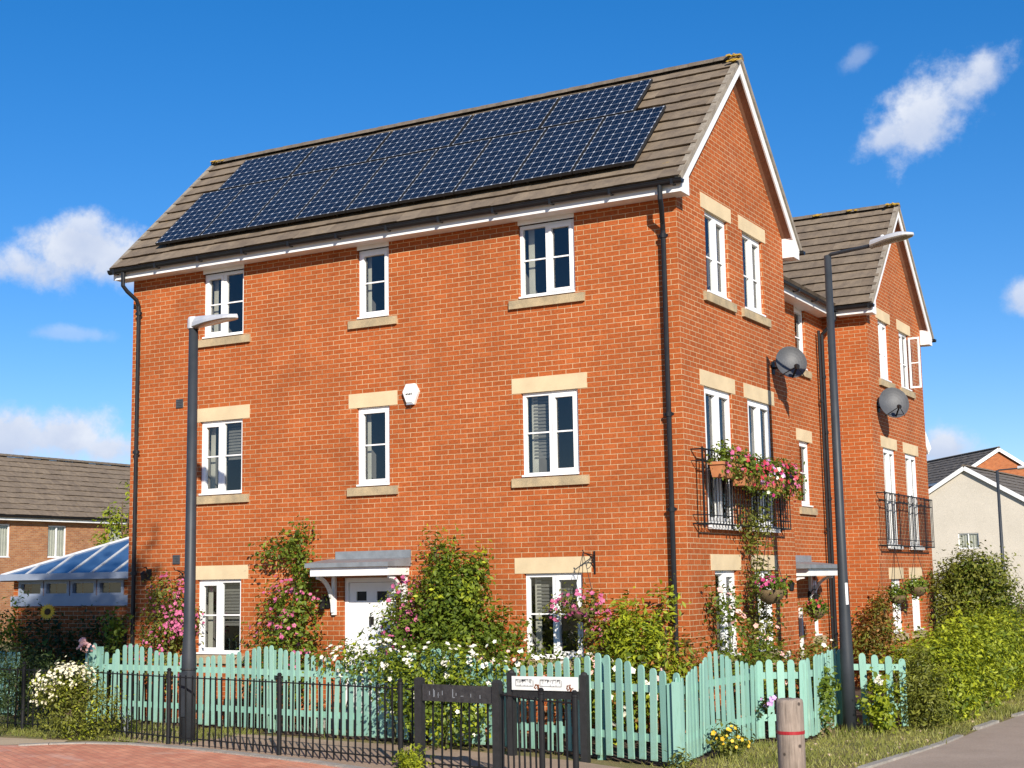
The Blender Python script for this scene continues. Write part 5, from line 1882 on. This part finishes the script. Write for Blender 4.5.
foliage('new_leaves', pl, B, .07, .5, 'leaf_olive', shell=.5)
stems('stem', pl, [(wiggle((.1, 8.8, 0), (.1, 9.0, 1.5)), .012, .004)], 'bark')

# --- hanging baskets
def basket(loc, hook, label, r=.2, fl='petal_magenta', n=420, leaf='leaf_mid', bmat='coir', trail=.1, nf=26):
    b = empty('hanging_basket', loc); x, y, z = loc
    mb = MB(); mb.lathe((x, y, z), [(.02, -r * .95), (r * .55, -r * .8), (r * .88, -r * .4), (r, 0), (r * .95, .005)], 18); mb.build('bowl', bmat, b, smooth=True)
    mb = MB()
    for k in range(3):
        a = 2 * math.pi * k / 3
        mb.tube([(x + r * math.cos(a), y + r * math.sin(a), z), hook], .005, 4)
    mb.build('chain', 'black_iron', b)
    B = [(x, y, z + .06, r * 1.15, r * 1.15, r * .55, n), (x, y, z - .05, r * 1.2, r * 1.2, r * .35 + trail, n // 3)]
    foliage('foliage', b, B, .055, .6, leaf, cr=.05, shell=.6)
    if fl: flowers('blossom', b, B[:1], fl, nf, .06, face=(.3, -.6, .5))
    tag(b, label, 'hanging basket', 'hanging baskets')
    return b


hb = empty('hanging_basket', (-1.42, -.36, 1.75))
tag(hb, 'large hanging basket trailing pink flowers in front of the right ground window', 'hanging basket', 'hanging baskets')
mb = MB(); mb.lathe((-1.42, -.36, 1.72), [(.02, -.17), (.12, -.14), (.19, -.05), (.21, .02)], 16); mb.build('bowl', 'coir', hb, smooth=True)
mb = MB()
for k in range(3):
    a = 2.1 * k; mb.tube([(-1.42 + .2 * math.cos(a), -.36 + .2 * math.sin(a), 1.74), (-1.40, -.36, 2.5)], .005, 4)
mb.build('chain', 'black_iron', hb)
B = [(-1.42, -.38, 1.8, .36, .28, .2, 520), (-1.75, -.4, 1.72, .22, .2, .16, 160), (-1.2, -.4, 1.5, .26, .22, .26, 380), (-1.35, -.35, 1.25, .15, .15, .22, 120)]
foliage('foliage', hb, B, .055, .5, 'leaf_olive', cr=.06, keep=front)
flowers('blossom', hb, B[:3], 'petal_pink', 90, .055, keep=front)

basket((.50, 1.85, 1.93), (.50, 1.85, 2.85), 'round coir hanging basket with purple flowers below the first balcony', .21, 'petal_magenta', 380, nf=18)
basket((-.42, 6.85, 1.52), (-.42, 6.85, 2.16), 'small green ball basket hanging under the porch canopy', .17, 'petal_red', 620, bmat='coir', trail=.08, nf=8)
basket((.40, 9.25, 1.72), (.40, 9.25, 2.65), 'green hanging basket on the second house, left of the pair', .17, None, 520, trail=.14)
basket((.40, 10.85, 1.86), (.40, 10.85, 2.65), 'bushy hanging basket on the second house, right of the pair', .2, None, 640, trail=.14)
mb = MB(); mb.tube([(.18, 1.85, 2.86), (.5, 1.85, 2.86), (.5, 1.85, 2.80)], .01, 6)

# --- window boxes on the balcony
def trough(y0, y1, z, label, fl, seed, drop=.2):
    t = empty('flower_trough', (.28, (y0 + y1) / 2, z))
    M = lambda s, d, q: (.27 + d, s, z + q)
    mb = MB(); P = []
    mb.hexa([M(y0 + .04, -.07, 0), M(y1 - .04, -.07, 0), M(y1 - .04, .07, 0), M(y0 + .04, .07, 0), M(y0, -.1, .2), M(y1, -.1, .2), M(y1, .1, .2), M(y0, .1, .2)])
    mb.box(y0 - .015, y1 + .015, -.112, .112, .17, .21, M)
    mb.build('trough', 'terracotta', t)
    L = y1 - y0; n = max(2, int(L / .3)); B = []
    for k in range(n):
        s = y0 + L * (k + .5) / n
        B.append((.30, s, z + .30, .17, .2, .16, 240))
        B.append((.38, s, z + .1, .12, .18, drop, 140))
    foliage('foliage', t, B, .055, .6, 'leaf_mid', cr=.05)
    for f, q in fl: flowers('blossom', t, B, f, q, .062, face=(.7, -.55, .4), shell=.95)
    tag(t, label, 'flower trough', 'flower troughs on the balcony')


trough(.45, 1.15, 3.50, 'terracotta trough of green leaves at the left end of the balcony', [('petal_pink', 14)], 1, .06)
trough(1.25, 2.0, 3.42, 'terracotta trough with red flowers at the middle of the balcony', [('petal_red', 22), ('petal_pink', 10)], 2)
trough(2.05, 2.75, 3.40, 'balcony trough overflowing with magenta and white flowers', [('petal_magenta', 24), ('petal_lilac', 12), ('petal_white', 8), ('petal_red', 22)], 3, .28)
trough(2.85, 3.75, 3.40, 'balcony trough with red pink flowers at the right end', [('petal_pink', 24), ('petal_red', 22), ('petal_magenta', 8)], 4, .26)

# --- hedge and big shrubs on the right
pl = plant('hedge', (2.6, 4.5, 0), 'large bright yellow green hedge bush beside the road', 'hedge')
B = [(2.30, 3.75, .55, .42, .5, .5, 1100), (2.0, 4.6, .60, .4, .7, .5, 1000), (2.35, 4.3, .62, .62, 1.0, .6, 3000), (2.35, 5.8, .72, .75, 1.2, .7, 2800), (2.3, 7.6, .72, .9, 1.3, .75, 2400), (1.75, 4.9, .62, .5, .9, .5, 1200), (2.5, 3.5, .4, .4, .55, .45, 1100), (2.5, 9.8, .7, 1.0, 1.4, .8, 1900)]
foliage('foliage', pl, [b[:6] + (int(b[6] * 1.7),) for b in B], .074, .5, 'leaf_yellow', cr=.11, clump=26, shell=.68)
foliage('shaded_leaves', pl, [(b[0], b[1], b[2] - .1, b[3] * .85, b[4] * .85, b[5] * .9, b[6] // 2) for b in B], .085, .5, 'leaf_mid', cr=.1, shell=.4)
stems('stem', pl, [(wiggle((2.2, y, 0), (2.2, y + .2, 1.0)), .02, .008) for y in (3.4, 4.4, 5.8, 7.4)], 'bark')
pl = plant('shrub', (2.1, 2.4, 0), 'olive green bush at the end of the picket run, in front of the hedge', 'shrub')
B = [(2.45, 2.45, .5, .38, .45, .5, 1700), (2.55, 2.3, .28, .36, .4, .3, 900), (2.4, 2.65, .85, .28, .3, .25, 500)]
foliage('foliage', pl, B, .07, .35, 'leaf_olive', cr=.07)
stems('stem', pl, [(wiggle((2.15, 2.3, 0), (2.1, 2.3, 1.0)), .02, .006)], 'bark')
pl = plant('shrub', (1.45, 1.5, 0), 'small leafy bush left of the tall lamp post base', 'shrub')
B = [(1.36, 1.15, .38, .2, .26, .4, 640), (1.36, 1.35, .72, .13, .16, .22, 220)]
foliage('foliage', pl, B, .075, .62, 'leaf_mid', cr=.06)
foliage('dry_leaves', pl, [(1.40, 1.1, .1, .22, .2, .1, 80)], .07, .6, 'leaf_dry')
stems('stem', pl, [(wiggle((1.45, 1.4, 0), (1.45, 1.45, .8)), .01, .004)])
pl = plant('shrub', (1.95, 1.75, 0), 'yellowing leafy bush right of the tall lamp post base', 'shrub')
B = [(1.98, 1.90, .40, .20, .2, .30, 520), (2.0, 1.80, .2, .24, .2, .2, 300)]
foliage('foliage', pl, B, .075, .62, 'leaf_yellow', cr=.06)
flowers('blossom', pl, [(2.0, 1.8, .70, .05, .05, .05)], 'petal_white', 14, .07)
stems('stem', pl, [(wiggle((1.86, 1.8, 0), (1.86, 1.8, .7)), .01, .004)])
pl = plant('privet_tree', (.9, 13, 0), 'tall rounded bushy shrub rising in front of the cream house', 'tree')
hx_, hy_ = gxy(974, 30.5)
pl.location = (hx_, hy_, 0)
B = [(hx_, hy_, 1.95, .74, .72, .66, 2100), (hx_ + .2, hy_, 2.15, .55, .5, .42, 900), (hx_ - .35, hy_, 1.5, .6, .7, .7, 1500), (hx_ + .4, hy_, 1.5, .65, .7, .75, 1500), (hx_, hy_, .9, .85, .8, .8, 1200), (hx_ - .5, hy_, 2.0, .35, .3, .35, 400)]
foliage('crown', pl, [b[:6] + (int(b[6] * 1.35),) for b in B], .08, .5, 'leaf_olive', cr=.12, clump=22, shell=.62)
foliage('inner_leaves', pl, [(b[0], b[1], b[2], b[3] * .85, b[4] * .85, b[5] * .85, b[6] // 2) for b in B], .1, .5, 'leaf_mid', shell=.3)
stems('trunk', pl, [(wiggle((hx_, hy_, 0), (hx_, hy_, 2.6)), .05, .012), (wiggle((hx_, hy_, .6), (hx_ + .4, hy_, 2.2)), .03, .01), (wiggle((hx_, hy_, .6), (hx_ - .4, hy_, 2.2)), .03, .01)], 'bark')
pl = plant('shrub', (3, 14, 0), 'green bush at the right edge behind the hedge', 'shrub')
qx, qy = gxy(1020, 29)
pl.location = (qx, qy, 0)
B = [(qx, qy, .8, .8, .8, .75, 1600), (qx - .5, qy - .6, .5, .8, .7, .6, 1300), (qx + .8, qy, 1.0, .8, .8, .8, 1300)]
foliage('foliage', pl, B, .1, .5, 'leaf_mid')
stems('stem', pl, [(wiggle((qx, qy, 0), (qx, qy, 1.6)), .03, .01)], 'bark')
pl = plant('tree', (-3, 20, 0), 'leafy greenery between the second house and the cream house', 'tree')
qx, qy = gxy(940, 36)
pl.location = (qx, qy, 0)
B = [(qx, qy, 1.2, .6, .6, .8, 900), (qx + .6, qy, .9, .8, .8, .9, 900)]
foliage('crown', pl, B, .12, .5, 'leaf_mid'); stems('trunk', pl, [(wiggle((qx, qy, 0), (qx, qy, 2)), .04, .01)], 'bark')

# --- small plants on the verge
pl = plant('flowering_plant', (1.0, -1.6, 0), 'clump of yellow flowers against the corner picket fence', 'flowers')
B = [(1.08, -1.55, .2, .22, .24, .2, 420), (1.02, -1.3, .12, .2, .2, .14, 200)]
foliage('foliage', pl, B, .06, .5, 'leaf_olive', cr=.04)
flowers('blossom', pl, B, 'petal_yellow', 24, .05, face=(.4, -.7, .5))
pl = plant('flowering_plant', (.95, .1, 0), 'few pink flowers poking through the short picket run', 'flowers')
foliage('foliage', pl, [(.98, .02, .42, .06, .06, .14, 50)], .06, .6, 'leaf_deep', cr=.03)
flowers('blossom', pl, [(1.05, .06, .5, .14, .05, .09)], 'petal_lilac', 10, .05, face=(.3, -.8, .2))
pl = plant('weed', (-1.75, -4.0, 0), 'bright green feathery plant at the foot of the dark signboard', 'plant')
B = [(-1.62, -4.28, .16, .17, .14, .16, 520), (-1.85, -4.15, .1, .14, .12, .1, 260)]
foliage('foliage', pl, B, .055, .3, 'leaf_yellow', cr=.04)
pl = plant('weed', (1.0, -2.8, 0), 'small weed at the foot of the broad corner post', 'plant')
foliage('foliage', pl, [(.98, -2.82, .08, .14, .1, .1, 180)], .06, .35, 'leaf_olive', cr=.04)
pl = plant('weed', (-7.9, -2.35, 0), 'dry twiggy stalks at the left end of the railing', 'plant')
stems('stalk', pl, [(wiggle((-7.9, -2.35, 0), (-7.9 + dx, -2.35, .45 + .1 * abs(dx)), 5, .02), .008, .003) for dx in (-.18, -.08, .02, .1, .2)], 'lead')
foliage('foliage', pl, [(-8.2, -2.2, .12, .4, .2, .14, 500)], .05, .4, 'leaf_mid', cr=.05)


# --- grass (beyond counting)
def grass(name, region, n, hmin, hmax, mat, dry=.3, lean=.5):
    V = []
    x = RNG.uniform(region[0], region[1], n * 2); y = RNG.uniform(region[2], region[3], n * 2)
    ok = region[4](x, y)
    x, y = x[ok][:n], y[ok][:n]; m = len(x)
    patch = .5 + .5 * np.sin(x * 2.7 + 1.3 * np.sin(y * 1.9)) * np.sin(y * 2.2 + x)
    h = (hmin + (hmax - hmin) * RNG.random(m) ** 1.6) * (.45 + .75 * patch)
    a = RNG.uniform(0, 6.283, m); w = .0045 + .003 * RNG.random(m)
    b = np.stack([x, y, np.full(m, -.012)], 1)
    sd_ = np.stack([np.cos(a) * w, np.sin(a) * w, np.zeros(m)], 1)
    ln = np.stack([RNG.normal(0, lean, m) * h, RNG.normal(0, lean, m) * h, h], 1)
    V = np.stack([b - sd_, b + ln * .55 - sd_ * .6, b + ln, b + sd_], 1).reshape(-1, 3)
    t = np.clip(.25 + .5 * RNG.random(m) + (1 - patch) * dry, 0, 1)
    o = leaf_object(name, V, t, mat)
    o['kind'] = 'stuff'; tag(o, {'grass': 'worn green and straw coloured grass on the verge'}.get(name), 'grass')
    return o


def kx(y):
    xs = np.array([p[0] for p in EDGE]); ys = np.array([p[1] for p in EDGE])
    return np.interp(y, ys, xs)


grass('grass', (.6, 4.6, -5, 14, lambda x, y: (x < kx(y) - .1 + RNG.normal(0, .05, len(x))) & (x > np.where(y < .1, .95, np.where(y < 2.1, 1.5, 2.0)) + RNG.normal(0, .06, len(x)) - .05)), 26000, .02, .13, 'leaf_grass', .45)
o = grass('grass', (-11.5, -6.2, -3.1, -1.2, lambda x, y: (y > -3.0 + .35 * np.abs(x + 8) * 0) & (y < -1.2)), 9000, .02, .12, 'leaf_grass', .1)
o['label'] = 'short green grass around the left lamp post and shrub'
o = grass('grass', (-7, .95, -3.2, -1.1, lambda x, y: np.abs(y - np.interp(x, [p[0] for p in FF], [p[1] for p in FF]) + .04) < .07 * RNG.random(len(x))), 1500, .02, .12, 'leaf_grass', .2)
o['label'] = 'thin weeds growing along the foot of the teal fence'

# loose stones and dead leaves on the verge
mb = MB(); r = random.Random(12)
for _ in range(90):
    y = r.uniform(-4, 9); x = r.uniform(1.4, 3.0)
    s = r.uniform(.012, .035)
    mb.lathe((x, y, -.02), [(s, 0), (s * 1.1, s * .4), (s * .5, s * .8)], 6)
o = mb.build('pebbles', 'path_beige'); o['kind'] = 'stuff'; tag(o, 'small pale stones and litter scattered over the verge', 'stones')

scene.cycles.max_bounces = 8
scene.cycles.transparent_max_bounces = 16
scene.cycles.use_denoising = True
